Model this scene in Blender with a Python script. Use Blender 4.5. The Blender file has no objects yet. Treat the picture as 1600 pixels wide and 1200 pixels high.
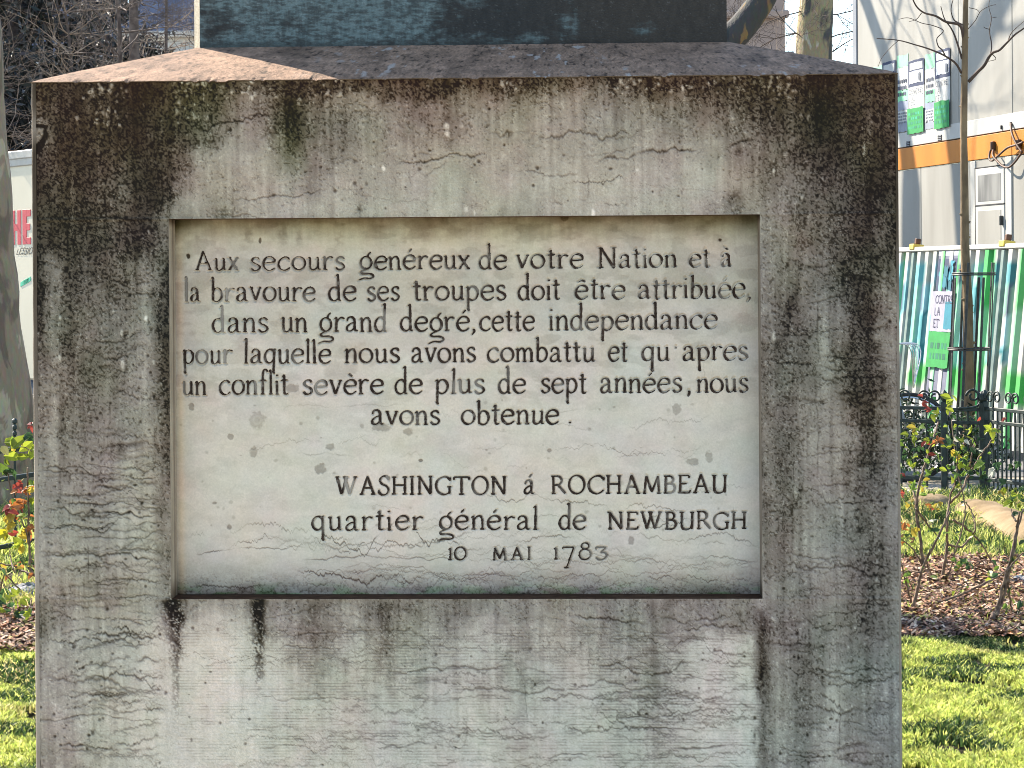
import bpy, math, random
import numpy as np
from mathutils import Vector, Matrix

# ------------------------------------------------------------------ camera, sky, sun, exposure
scn = bpy.context.scene
COL = scn.collection
F = 3333.0                      # focal length in photo pixels (photo 1600 wide)
HOR = 430.0                     # horizon row in the photo
EYE = 1.6
ROLL = 0.0068
CR, SR = math.cos(ROLL), math.sin(ROLL)

cam_d = bpy.data.cameras.new('camera')
cam = bpy.data.objects.new('camera', cam_d)
COL.objects.link(cam)
cam_d.sensor_width = 36.0
cam_d.lens = F / 1600.0 * 36.0
cam_d.shift_y = -(600.0 - HOR) / 1600.0
cam_d.clip_start = 0.1
cam_d.clip_end = 3000.0
cam.matrix_world = Matrix(((CR, SR, 0, 0), (0, 0, -1, 0), (-SR, CR, 0, EYE), (0, 0, 0, 1)))
scn.camera = cam

SUN_EL = math.radians(36.0)
SUN_H = Vector((-0.72, 0.694))
SUN_H.normalize()
TOSUN = Vector((SUN_H.x * math.cos(SUN_EL), SUN_H.y * math.cos(SUN_EL), math.sin(SUN_EL)))
world = bpy.data.worlds.new('World')
scn.world = world
world.use_nodes = True
wn = world.node_tree.nodes
wl = world.node_tree.links
sky = wn.new('ShaderNodeTexSky')
sky.sky_type = 'NISHITA'
sky.sun_disc = False
sky.sun_elevation = SUN_EL
sky.sun_rotation = math.atan2(SUN_H.x, SUN_H.y)
sky.air_density = 1.0
sky.dust_density = 0.2
sky.ozone_density = 1.0
wl.new(sky.outputs[0], wn['Background'].inputs[0])
wn['Background'].inputs[1].default_value = 0.12

sun_d = bpy.data.lights.new('sun', 'SUN')
sun_d.energy = 5.0
sun_d.angle = math.radians(0.5)
sun_d.color = (1.0, 0.90, 0.76)
sun = bpy.data.objects.new('sun', sun_d)
COL.objects.link(sun)
sun.rotation_euler = TOSUN.to_track_quat('Z', 'Y').to_euler()
sun.location = (-20, 20, 30)

scn.view_settings.view_transform = 'Standard'
scn.view_settings.look = 'None'
scn.view_settings.exposure = 1.8
scn.view_settings.gamma = 1.0
scn.view_settings.use_curve_mapping = False
scn.cycles.max_bounces = 6
scn.cycles.use_denoising = True
scn.cycles.denoiser = 'OPENIMAGEDENOISE'
scn.cycles.denoising_input_passes = 'RGB_ALBEDO_NORMAL'
scn.cycles.denoising_prefilter = 'ACCURATE'
scn.cycles.use_adaptive_sampling = False
scn.cycles.filter_width = 1.0
scn.cycles.sample_clamp_indirect = 4.0

RNG = np.random.default_rng(11)
random.seed(5)


# ------------------------------------------------------------------ helpers
def at(px, py, Y):
    """World point that the photo shows at pixel (px, py), Y metres in front of the camera."""
    xi, zi = (px - 800.0) / F, (HOR - py) / F
    return np.array(((xi * CR + zi * SR) * Y, Y, EYE + (-xi * SR + zi * CR) * Y))


def srgb(r, g, b):
    def f(c):
        c /= 255.0
        return c / 12.92 if c <= 0.04045 else ((c + 0.055) / 1.055) ** 2.4
    return (f(r), f(g), f(b), 1.0)


def lin_arr(a):
    a = np.clip(a, 0, 255) / 255.0
    return np.where(a <= 0.04045, a / 12.92, ((a + 0.055) / 1.055) ** 2.4)


_TAB = np.random.default_rng(3).random((256, 256)).astype(np.float32)


def vnoise(x, y, s=0):
    x = x + 17.31 * s
    y = y + 91.7 * s
    xi = np.floor(x).astype(np.int64)
    yi = np.floor(y).astype(np.int64)
    fx = (x - xi)
    fy = (y - yi)
    fx = fx * fx * (3 - 2 * fx)
    fy = fy * fy * (3 - 2 * fy)
    x0, x1, y0, y1 = xi & 255, (xi + 1) & 255, yi & 255, (yi + 1) & 255
    a = _TAB[y0, x0] * (1 - fx) + _TAB[y0, x1] * fx
    b = _TAB[y1, x0] * (1 - fx) + _TAB[y1, x1] * fx
    return a * (1 - fy) + b * fy


def fbm(x, y, s=0, o=4):
    t, amp, tot = 0.0, 1.0, 0.0
    for i in range(o):
        t = t + amp * vnoise(x * 2 ** i, y * 2 ** i, s + i * 3)
        tot += amp
        amp *= 0.5
    return t / tot


class MB:
    """Collects vertices and faces, then links them as one mesh object."""
    def __init__(self):
        self.v, self.f, self.n, self.c = [], [], 0, []

    def add(self, verts, faces, col=None):
        verts = np.asarray(verts, float).reshape(-1, 3)
        self.v.append(verts)
        o = self.n
        for f in faces:
            self.f.append([i + o for i in f])
        self.n += len(verts)
        if col is not None:
            self.c.append(np.tile(np.asarray(col, float)[:3], (len(verts), 1)))
        return o

    def box(self, c, s, ax=None, col=None):
        """Box of centre c, full size s, axes ax (three unit rows)."""
        ax = np.eye(3) if ax is None else np.asarray(ax, float)
        c = np.asarray(c, float)
        h = np.asarray(s, float) / 2
        vs = [c + ax[0] * h[0] * i + ax[1] * h[1] * j + ax[2] * h[2] * k
              for i in (-1, 1) for j in (-1, 1) for k in (-1, 1)]
        self.add(vs, [(0, 1, 3, 2), (4, 6, 7, 5), (0, 4, 5, 1), (2, 3, 7, 6), (0, 2, 6, 4), (1, 5, 7, 3)], col)

    def bbox(self, c, s, ax=None, bev=0.01, col=None):
        """Box with chamfered edges."""
        ax = np.eye(3) if ax is None else np.asarray(ax, float)
        c = np.asarray(c, float)
        h = np.asarray(s, float) / 2
        b = min(bev, h.min() * 0.9)
        vs, idx = [], {}
        for i in (-1, 1):
            for j in (-1, 1):
                for k in (-1, 1):
                    for a in range(3):
                        q = h * np.array((i, j, k))
                        for d in range(3):
                            if d != a:
                                q[d] -= b * (i, j, k)[d]
                        idx[(i, j, k, a)] = len(vs)
                        vs.append(c + ax.T @ q)
        fs = []
        for a in range(3):
            o1, o2 = [d for d in range(3) if d != a]
            for sgn in (-1, 1):
                cyc = []
                for (p, q) in ((-1, -1), (1, -1), (1, 1), (-1, 1)):
                    t = [0, 0, 0]
                    t[a], t[o1], t[o2] = sgn, p, q
                    cyc.append(idx[(t[0], t[1], t[2], a)])
                fs.append(cyc)
            for p in (-1, 1):
                for q in (-1, 1):
                    e = []
                    for w in (-1, 1):
                        t = [0, 0, 0]
                        t[a], t[o1], t[o2] = w, p, q
                        e.append((idx[(*t, o1)], idx[(*t, o2)]))
                    fs.append([e[0][0], e[0][1], e[1][1], e[1][0]])
        for i in (-1, 1):
            for j in (-1, 1):
                for k in (-1, 1):
                    fs.append([idx[(i, j, k, 0)], idx[(i, j, k, 1)], idx[(i, j, k, 2)]])
        self.add(vs, fs, col)

    def tube(self, pts, rad, n=6, cap=True, col=None):
        pts = np.asarray(pts, float)
        m = len(pts)
        rad = np.broadcast_to(np.asarray(rad, float), (m,))
        d = np.gradient(pts, axis=0)
        d /= np.linalg.norm(d, axis=1)[:, None] + 1e-12
        ref = np.array((0.31, 0.2, 0.93)) if abs(d[0][2]) < 0.9 else np.array((1.0, 0.1, 0.0))
        ang = np.arange(n) / n * 2 * math.pi
        ca, sa = np.cos(ang)[:, None], np.sin(ang)[:, None]
        vs = []
        u = np.cross(d[0], ref)
        for i in range(m):
            u = u - d[i] * (u @ d[i])
            u /= np.linalg.norm(u) + 1e-12
            w = np.cross(d[i], u)
            vs.append(pts[i] + rad[i] * (ca * u + sa * w))
        fs = []
        for i in range(m - 1):
            for k in range(n):
                a, b = i * n + k, i * n + (k + 1) % n
                fs.append((a, b, b + n, a + n))
        if cap:
            fs.append(tuple(range(n))[::-1])
            fs.append(tuple(range((m - 1) * n, m * n)))
        self.add(np.vstack(vs), fs, col)

    def build(self, name, mat, parent=None, smooth=False):
        v = np.vstack(self.v) if self.v else np.zeros((0, 3))
        if parent is not None:
            v = v - np.array(wloc(parent))
        me = bpy.data.meshes.new(name)
        lens = np.array([len(f) for f in self.f], np.int32)
        loops = np.concatenate([np.asarray(f, np.int32) for f in self.f]) if self.f else np.zeros(0, np.int32)
        fill_mesh(me, v, loops, lens, smooth)
        if self.c:
            set_color(me, np.vstack(self.c))
        me.materials.append(mat)
        return link(name, me, parent)


def fill_mesh(me, v, loops, lens, smooth=False):
    me.vertices.add(len(v))
    me.vertices.foreach_set('co', np.ascontiguousarray(v, np.float32).ravel())
    me.loops.add(len(loops))
    me.loops.foreach_set('vertex_index', np.ascontiguousarray(loops, np.int32))
    me.polygons.add(len(lens))
    st = np.zeros(len(lens), np.int32)
    st[1:] = np.cumsum(lens)[:-1]
    me.polygons.foreach_set('loop_start', st)
    me.polygons.foreach_set('loop_total', np.asarray(lens, np.int32))
    me.polygons.foreach_set('use_smooth', np.full(len(lens), bool(smooth)))
    me.update(calc_edges=True)
    me.validate()


def set_color(me, rgb, name='Col'):
    at_ = me.color_attributes.new(name, 'FLOAT_COLOR', 'POINT')
    c = np.ones((len(rgb), 4), np.float32)
    c[:, :3] = rgb
    at_.data.foreach_set('color', c.ravel())


def link(name, me, parent=None):
    o = bpy.data.objects.new(name, me)
    COL.objects.link(o)
    if parent is not None:
        o.parent = parent
    return o


def wloc(o):
    p = Vector((0, 0, 0))
    while o is not None:
        p = p + Vector(o.location)
        o = o.parent
    return p


def tag(o, label=None, cat=None, group=None, kind=None):
    if label:
        o['label'] = label
    if cat:
        o['category'] = cat
    if group:
        o['group'] = group
    if kind:
        o['kind'] = kind
    return o


def thing(name, label, cat, loc, group=None):
    o = bpy.data.objects.new(name, None)
    COL.objects.link(o)
    o.location = tuple(float(c) for c in loc)
    o.empty_display_size = 0.2
    return tag(o, label, cat, group)


def quads_mesh(name, V, Q, mat, parent=None, col=None, smooth=False):
    """V (n,3), Q (m,4) arrays."""
    if parent is not None:
        V = V - np.array(wloc(parent))
    me = bpy.data.meshes.new(name)
    fill_mesh(me, V, np.asarray(Q, np.int32).ravel(), np.full(len(Q), Q.shape[1], np.int32), smooth)
    if col is not None:
        set_color(me, col)
    me.materials.append(mat)
    return link(name, me, parent)


def grid_quads(nr, nc, mask=None):
    i = np.arange(nr * nc).reshape(nr, nc)
    q = np.stack((i[:-1, :-1], i[:-1, 1:], i[1:, 1:], i[1:, :-1]), -1)
    if mask is not None:
        return q[mask]
    return q.reshape(-1, 4)


# ------------------------------------------------------------------ materials
def new_mat(name):
    m = bpy.data.materials.new(name)
    m.use_nodes = True
    return m, m.node_tree.nodes, m.node_tree.links, m.node_tree.nodes['Principled BSDF']


def mat_noise(name, c1, c2, scale=8.0, rough=0.8, bump=0.0, bscale=None, stretch=(1, 1, 1), detail=6.0, contrast=(0.35, 0.65), metal=0.0, spec=0.3, transl=0.0):
    """Two colours mixed by object-space noise, with optional bump and leaf translucency."""
    m, n, l, b = new_mat(name)
    tc = n.new('ShaderNodeTexCoord')
    mp = n.new('ShaderNodeMapping')
    mp.inputs['Scale'].default_value = stretch
    l.new(tc.outputs['Object'], mp.inputs['Vector'])
    t = n.new('ShaderNodeTexNoise')
    t.inputs['Scale'].default_value = scale
    t.inputs['Detail'].default_value = detail
    l.new(mp.outputs[0], t.inputs['Vector'])
    r = n.new('ShaderNodeValToRGB')
    r.color_ramp.elements[0].position, r.color_ramp.elements[1].position = contrast
    r.color_ramp.elements[0].color = c1
    r.color_ramp.elements[1].color = c2
    l.new(t.outputs['Fac'], r.inputs[0])
    l.new(r.outputs[0], b.inputs['Base Color'])
    b.inputs['Roughness'].default_value = rough
    b.inputs['Metallic'].default_value = metal
    b.inputs['Specular IOR Level'].default_value = spec
    if bump:
        t2 = n.new('ShaderNodeTexNoise')
        t2.inputs['Scale'].default_value = bscale or scale * 4
        t2.inputs['Detail'].default_value = 5
        l.new(mp.outputs[0], t2.inputs['Vector'])
        bp = n.new('ShaderNodeBump')
        bp.inputs['Strength'].default_value = bump
        bp.inputs['Distance'].default_value = 0.01
        l.new(t2.outputs['Fac'], bp.inputs['Height'])
        l.new(bp.outputs[0], b.inputs['Normal'])
    if transl:
        add_transl(n, l, b, r.outputs[0], transl)
    return m


def add_transl(n, l, b, colsock, fac):
    tr = n.new('ShaderNodeBsdfTranslucent')
    l.new(colsock, tr.inputs['Color'])
    mx = n.new('ShaderNodeMixShader')
    mx.inputs[0].default_value = fac
    l.new(b.outputs[0], mx.inputs[1])
    l.new(tr.outputs[0], mx.inputs[2])
    out = [q for q in n if q.type == 'OUTPUT_MATERIAL'][0]
    l.new(mx.outputs[0], out.inputs['Surface'])


def mat_attr(name, rough=0.85, bump=0.0, bscale=300.0, noise=0.0, nscale=60.0, transl=0.0, spec=0.25, stretch=(1, 1, 1), bdist=0.004):
    """Colour from the mesh's own colour attribute, broken up by noise."""
    m, n, l, b = new_mat(name)
    a = n.new('ShaderNodeVertexColor')
    a.layer_name = 'Col'
    sock = a.outputs['Color']
    tc = n.new('ShaderNodeTexCoord')
    mp = n.new('ShaderNodeMapping')
    mp.inputs['Scale'].default_value = stretch
    l.new(tc.outputs['Object'], mp.inputs['Vector'])
    if noise:
        t = n.new('ShaderNodeTexNoise')
        t.inputs['Scale'].default_value = nscale
        t.inputs['Detail'].default_value = 6
        l.new(mp.outputs[0], t.inputs['Vector'])
        mr = n.new('ShaderNodeMapRange')
        mr.inputs['From Min'].default_value = 0.3
        mr.inputs['From Max'].default_value = 0.7
        mr.inputs['To Min'].default_value = 1.0 - noise
        mr.inputs['To Max'].default_value = 1.0 + noise
        l.new(t.outputs['Fac'], mr.inputs['Value'])
        hs = n.new('ShaderNodeVectorMath')
        hs.operation = 'SCALE'
        l.new(sock, hs.inputs[0])
        l.new(mr.outputs[0], hs.inputs['Scale'])
        sock = hs.outputs[0]
    l.new(sock, b.inputs['Base Color'])
    b.inputs['Roughness'].default_value = rough
    b.inputs['Specular IOR Level'].default_value = spec
    if bump:
        t2 = n.new('ShaderNodeTexNoise')
        t2.inputs['Scale'].default_value = bscale
        t2.inputs['Detail'].default_value = 5
        l.new(mp.outputs[0], t2.inputs['Vector'])
        bp = n.new('ShaderNodeBump')
        bp.inputs['Strength'].default_value = bump
        bp.inputs['Distance'].default_value = bdist
        l.new(t2.outputs['Fac'], bp.inputs['Height'])
        l.new(bp.outputs[0], b.inputs['Normal'])
    if transl:
        add_transl(n, l, b, sock, transl)
    return m


# ------------------------------------------------------------------ the stone pedestal
PHI = 0.0394                    # the face is turned a little, its right end nearer
E = np.array((math.cos(PHI), -math.sin(PHI), 0.0))
B = np.array((math.sin(PHI), math.cos(PHI), 0.0))
P0 = np.array((-75.0 / F * 4.55, 4.55, 0.0))
ZUP = np.array((0.0, 0.0, 1.0))


def ray(px, py):
    return at(px, py, 1.0) - np.array((0, 0, EYE))


def on_face(px, py, off=0.0):
    """(u, z) where the ray through a pixel meets the plane lying off metres behind the face."""
    r = ray(px, py)
    c = np.array((0, 0, EYE))
    q = P0 + B * off
    t = ((q - c) @ B) / (r @ B)
    p = c + r * t
    return (p - P0) @ E, p[2]


UL, UR = on_face(49.2, HOR)[0], on_face(1405.3, HOR)[0]
W = UR - UL
ZTOP = on_face(725, 121)[1]
RL, RR = on_face(265.5, 640)[0], on_face(1189.5, 640)[0]
RT, RB = on_face(725, 338.5)[1], on_face(725, 936)[1]
RD = 0.07                       # depth of the recess


def fp(u, z, off=0.0):
    """World points for face coordinates (arrays)."""
    u = np.asarray(u, float)
    z = np.asarray(z, float)
    return P0 + u[..., None] * E + z[..., None] * ZUP + B * off


def to_px(P):
    """Photo pixel coordinates of world points: the unit in which the wear map below is noted."""
    x, y, z = P[..., 0], P[..., 1], P[..., 2] - EYE
    return 800 + F * (x * CR - z * SR) / y, HOR - F * (x * SR + z * CR) / y


# tone of the weathered stone, noted by row and column over the face
TONES = {
    118: [(50, 62), (130, 58), (200, 46), (300, 52), (400, 56), (600, 60), (900, 62), (1150, 52), (1300, 48), (1400, 64)],
    140: [(50, 66), (130, 58), (200, 42), (300, 56), (350, 74), (420, 82), (470, 60), (600, 78), (700, 66), (800, 82), (900, 86), (1050, 74), (1150, 56), (1290, 46), (1350, 54), (1400, 68)],
    165: [(50, 84), (100, 64), (150, 58), (200, 42), (250, 56), (300, 62), (350, 96), (400, 114), (455, 74), (500, 100), (600, 122), (690, 92), (750, 116), (850, 116), (900, 132), (950, 106), (1000, 120), (1050, 104), (1100, 88), (1150, 82), (1200, 70), (1250, 66), (1290, 46), (1330, 66), (1400, 74)],
    200: [(50, 120), (70, 112), (85, 62), (150, 56), (200, 48), (250, 58), (300, 72), (340, 106), (400, 132), (455, 72), (500, 100), (600, 126), (700, 112), (800, 142), (900, 146), (1000, 130), (1100, 118), (1150, 100), (1200, 82), (1250, 76), (1285, 48), (1320, 66), (1360, 74), (1400, 70)],
    240: [(50, 62), (75, 74), (100, 58), (150, 60), (200, 56), (250, 62), (295, 84), (330, 146), (400, 152), (455, 88), (485, 112), (600, 142), (700, 146), (800, 150), (900, 156), (1000, 150), (1100, 146), (1150, 126), (1190, 100), (1240, 84), (1285, 52), (1320, 64), (1350, 72), (1380, 58), (1400, 58)],
    290: [(50, 58), (80, 74), (105, 56), (150, 76), (200, 78), (235, 50), (265, 64), (290, 118), (340, 156), (400, 156), (450, 150), (480, 122), (520, 148), (700, 160), (800, 160), (900, 166), (1000, 166), (1100, 166), (1150, 148), (1195, 106), (1240, 104), (1280, 74), (1320, 84), (1350, 72), (1375, 54), (1400, 60)],
    325: [(50, 60), (80, 84), (105, 58), (150, 80), (200, 78), (230, 54), (252, 94), (300, 150), (350, 128), (400, 156), (600, 162), (850, 164), (1000, 166), (1100, 156), (1150, 112), (1180, 122), (1225, 122), (1260, 88), (1300, 84), (1340, 76), (1370, 58), (1385, 84), (1400, 66)],
    380: [(50, 68), (80, 76), (105, 60), (150, 74), (200, 74), (235, 64), (255, 92), (1190, 122), (1225, 122), (1260, 92), (1300, 86), (1340, 72), (1365, 58), (1385, 92), (1400, 74)],
    420: [(50, 62), (65, 70), (83, 120), (100, 74), (150, 82), (200, 86), (225, 112), (240, 92), (258, 72), (1190, 116), (1240, 106), (1270, 104), (1300, 94), (1340, 62), (1375, 74), (1400, 92)],
    480: [(50, 74), (65, 66), (82, 124), (98, 84), (150, 100), (200, 96), (225, 132), (240, 112), (255, 72), (1190, 114), (1225, 98), (1240, 66), (1255, 98), (1280, 118), (1310, 108), (1340, 58), (1365, 82), (1385, 132), (1402, 120)],
    540: [(50, 86), (65, 82), (80, 122), (95, 80), (150, 102), (200, 104), (225, 136), (240, 118), (255, 72), (1190, 106), (1240, 90), (1265, 96), (1285, 126), (1315, 104), (1330, 74), (1355, 74), (1385, 138), (1402, 124)],
    620: [(52, 106), (65, 92), (85, 124), (105, 96), (150, 106), (200, 114), (225, 142), (240, 122), (255, 78), (1190, 104), (1240, 92), (1265, 118), (1305, 122), (1330, 72), (1365, 72), (1390, 122), (1402, 108)],
    690: [(52, 124), (65, 112), (85, 134), (105, 106), (150, 120), (200, 128), (230, 146), (255, 88), (1190, 116), (1225, 88), (1245, 100), (1275, 142), (1310, 130), (1335, 100), (1365, 80), (1385, 122), (1402, 118)],
    740: [(52, 138), (80, 124), (105, 122), (150, 132), (190, 156), (230, 160), (258, 96), (1190, 112), (1230, 86), (1270, 136), (1310, 130), (1340, 96), (1370, 84), (1402, 122)],
    800: [(52, 138), (80, 122), (110, 130), (150, 140), (165, 150), (190, 166), (235, 166), (256, 112), (1190, 116), (1230, 90), (1260, 124), (1290, 138), (1320, 118), (1345, 94), (1370, 104), (1402, 128)],
    870: [(54, 150), (100, 148), (150, 150), (200, 164), (240, 166), (258, 120), (1190, 118), (1230, 104), (1260, 142), (1290, 156), (1320, 120), (1350, 88), (1375, 96), (1402, 130)],
    925: [(54, 136), (100, 122), (150, 126), (200, 150), (235, 160), (256, 112), (1192, 122), (1250, 120), (1300, 128), (1345, 94), (1375, 104), (1402, 124)],
    945: [(54, 112), (90, 116), (130, 140), (200, 156), (240, 164), (300, 136), (350, 142), (450, 122), (500, 112), (600, 112), (700, 118), (800, 124), (900, 128), (1000, 122), (1100, 124), (1170, 120), (1190, 120), (1230, 112), (1300, 124), (1350, 92), (1402, 126)],
    975: [(54, 98), (90, 118), (130, 152), (200, 160), (240, 174), (300, 174), (350, 180), (440, 132), (500, 128), (550, 160), (600, 122), (650, 134), (700, 128), (740, 176), (800, 150), (900, 150), (1000, 126), (1060, 138), (1100, 156), (1170, 108), (1190, 96), (1230, 104), (1300, 118), (1350, 90), (1402, 128)],
    1010: [(54, 132), (100, 148), (200, 164), (240, 178), (300, 184), (350, 190), (440, 162), (475, 142), (550, 170), (600, 144), (700, 160), (740, 180), (800, 152), (900, 164), (1010, 148), (1100, 186), (1165, 178), (1188, 84), (1220, 116), (1255, 100), (1300, 138), (1345, 106), (1402, 128)],
    1060: [(54, 146), (100, 152), (200, 166), (245, 182), (300, 184), (350, 190), (450, 174), (490, 152), (550, 172), (600, 158), (700, 170), (800, 162), (900, 176), (1000, 162), (1025, 146), (1100, 190), (1170, 186), (1190, 78), (1212, 138), (1255, 100), (1295, 150), (1340, 116), (1402, 130)],
    1120: [(54, 142), (100, 152), (150, 160), (200, 172), (250, 184), (350, 188), (450, 178), (550, 174), (650, 178), (750, 184), (800, 168), (900, 182), (1020, 164), (1100, 190), (1172, 188), (1190, 92), (1212, 146), (1255, 108), (1300, 158), (1345, 122), (1402, 140)],
    1200: [(56, 128), (100, 142), (150, 154), (200, 172), (250, 184), (350, 186), (450, 182), (550, 178), (650, 180), (750, 188), (820, 170), (900, 184), (1020, 170), (1100, 192), (1175, 190), (1190, 106), (1215, 150), (1255, 118), (1300, 160), (1345, 126), (1402, 130)],
}
_ty = np.array(sorted(TONES), float)
_tx = np.arange(40, 1421, 6.0)
_tg = np.array([np.interp(_tx, [p[0] for p in TONES[int(y)]], [p[1] for p in TONES[int(y)]]) for y in _ty])


def tone_map(X, Y):
    xi = np.clip((X - _tx[0]) / 6.0, 0, len(_tx) - 1.001)
    x0 = xi.astype(int)
    fx = xi - x0
    j = np.clip(np.searchsorted(_ty, Y) - 1, 0, len(_ty) - 2)
    fy = np.clip((Y - _ty[j]) / (_ty[j + 1] - _ty[j]), 0, 1)
    fy = fy * fy * (3 - 2 * fy)
    a = _tg[j, x0] * (1 - fx) + _tg[j, x0 + 1] * fx
    b = _tg[j + 1, x0] * (1 - fx) + _tg[j + 1, x0 + 1] * fx
    return a * (1 - fy) + b * fy


def smooth(a, lo, hi):
    t = np.clip((a - lo) / (hi - lo), 0, 1)
    return t * t * (3 - 2 * t)


def veins(X, Y, spec, seed):
    """Dark wavy hairlines. spec rows: (x0, x1, y, slope, waviness, thickness, darkness)."""
    out = np.zeros(X.shape)
    r = np.random.default_rng(seed)
    xr, yr = X[0], Y[:, 0]
    for k, (x0, x1, y, sl, wav, th, dk) in enumerate(spec):
        c0, c1 = np.searchsorted(xr, x0), np.searchsorted(xr, x1)
        if c1 - c0 < 3:
            continue
        xs = xr[c0:c1]
        s = int(r.integers(1, 900))
        q = r.uniform(.55, 2.4)
        f = y + sl * (xs - x0) + wav * ((fbm(xs / (60.0 * q), xs * 0 + s, s, 3) - .5) * 1.7 + (vnoise(xs / (11.0 * q), xs * 0 + s, s + 5) - .5) * .42 + (vnoise(xs / (4.2 * q), xs * 0 + s, s + 9) - .5) * .22 + (vnoise(xs / 1.9, xs * 0 + s, s + 11) - .5) * .14)
        r0, r1 = np.searchsorted(yr, f.min() - 8), np.searchsorted(yr, f.max() + 8)
        if r1 - r0 < 2:
            continue
        amp = (.35 + .95 * r.random() ** 1.3) * dk * smooth(fbm(xs / 34.0, xs * 0 + s, s + 2, 3), 0.16, 0.56) * np.minimum(1, np.minimum(xs - x0, x1 - xs) / 26.0)
        tt = (.5 + .6 * r.random()) * th * (0.45 + 1.1 * vnoise(xs / 7.0, xs * 0 + 3, s + 3))
        d = np.abs(Y[r0:r1, c0:c1] - f[None, :])
        out[r0:r1, c0:c1] = np.maximum(out[r0:r1, c0:c1], amp[None, :] * np.exp(-(d / tt[None, :]) ** 2))
    return out


def polyline_dist(X, Y, pts):
    d = np.full(X.shape, 1e9)
    for (xa, ya), (xb, yb) in zip(pts[:-1], pts[1:]):
        dx, dy = xb - xa, yb - ya
        t = np.clip(((X - xa) * dx + (Y - ya) * dy) / (dx * dx + dy * dy + 1e-9), 0, 1)
        d = np.minimum(d, np.hypot(X - xa - t * dx, Y - ya - t * dy))
    return d


def spots(X, Y, n, box, rad, seed, el=1.0):
    out = np.zeros(X.shape)
    r = np.random.default_rng(seed)
    xr, yr = X[0], Y[:, 0]
    for k in range(n):
        x, y = r.uniform(box[0], box[2]), r.uniform(box[1], box[3])
        a = r.uniform(*rad)
        b = a * r.uniform(0.6, 1.3) * el
        m = 2.5 * max(a, b)
        c0, c1 = np.searchsorted(xr, (x - m, x + m))
        r0, r1 = np.searchsorted(yr, (y - m, y + m))
        if c1 <= c0 or r1 <= r0:
            continue
        d = ((X[r0:r1, c0:c1] - x) / a) ** 2 + ((Y[r0:r1, c0:c1] - y) / b) ** 2
        d = d * (0.6 + 0.8 * vnoise(X[r0:r1, c0:c1] / 3, Y[r0:r1, c0:c1] / 3, k))
        out[r0:r1, c0:c1] = np.maximum(out[r0:r1, c0:c1], r.uniform(.5, 1) * np.exp(-d ** 2))
    return out


ILLUM = 1.12 * np.array((.93, 1.0, 1.12))                    # how bright the shaded face shows a white surface


def stone_rgb(L, warm, green, illum=None):
    """Weathered limestone colour for a tone L, with warm and green tints in -1..1."""
    xs = [0, 36, 60, 90, 120, 155, 190, 215, 255]
    r = np.interp(L, xs, [17, 41, 65, 95, 123, 156, 190, 216, 255])
    g = np.interp(L, xs, [13, 35, 58, 88, 117, 152, 187, 212, 252])
    b = np.interp(L, xs, [10, 27, 48, 79, 109, 142, 176, 202, 242])
    r = r + 7 * warm - 5 * green
    g = g + 1 * warm + 3 * green
    b = b - 5 * warm - 4 * green
    c = np.stack((lin_arr(r), lin_arr(g), lin_arr(b)), -1)
    return c / (ILLUM if illum is None else illum)


def grain(X, Y, s=0):
    return vnoise(X / 1.55, Y / 1.55, s) * 0.5 + vnoise(X / 2.9, Y / 3.3, s + 4) * 0.5


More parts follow.
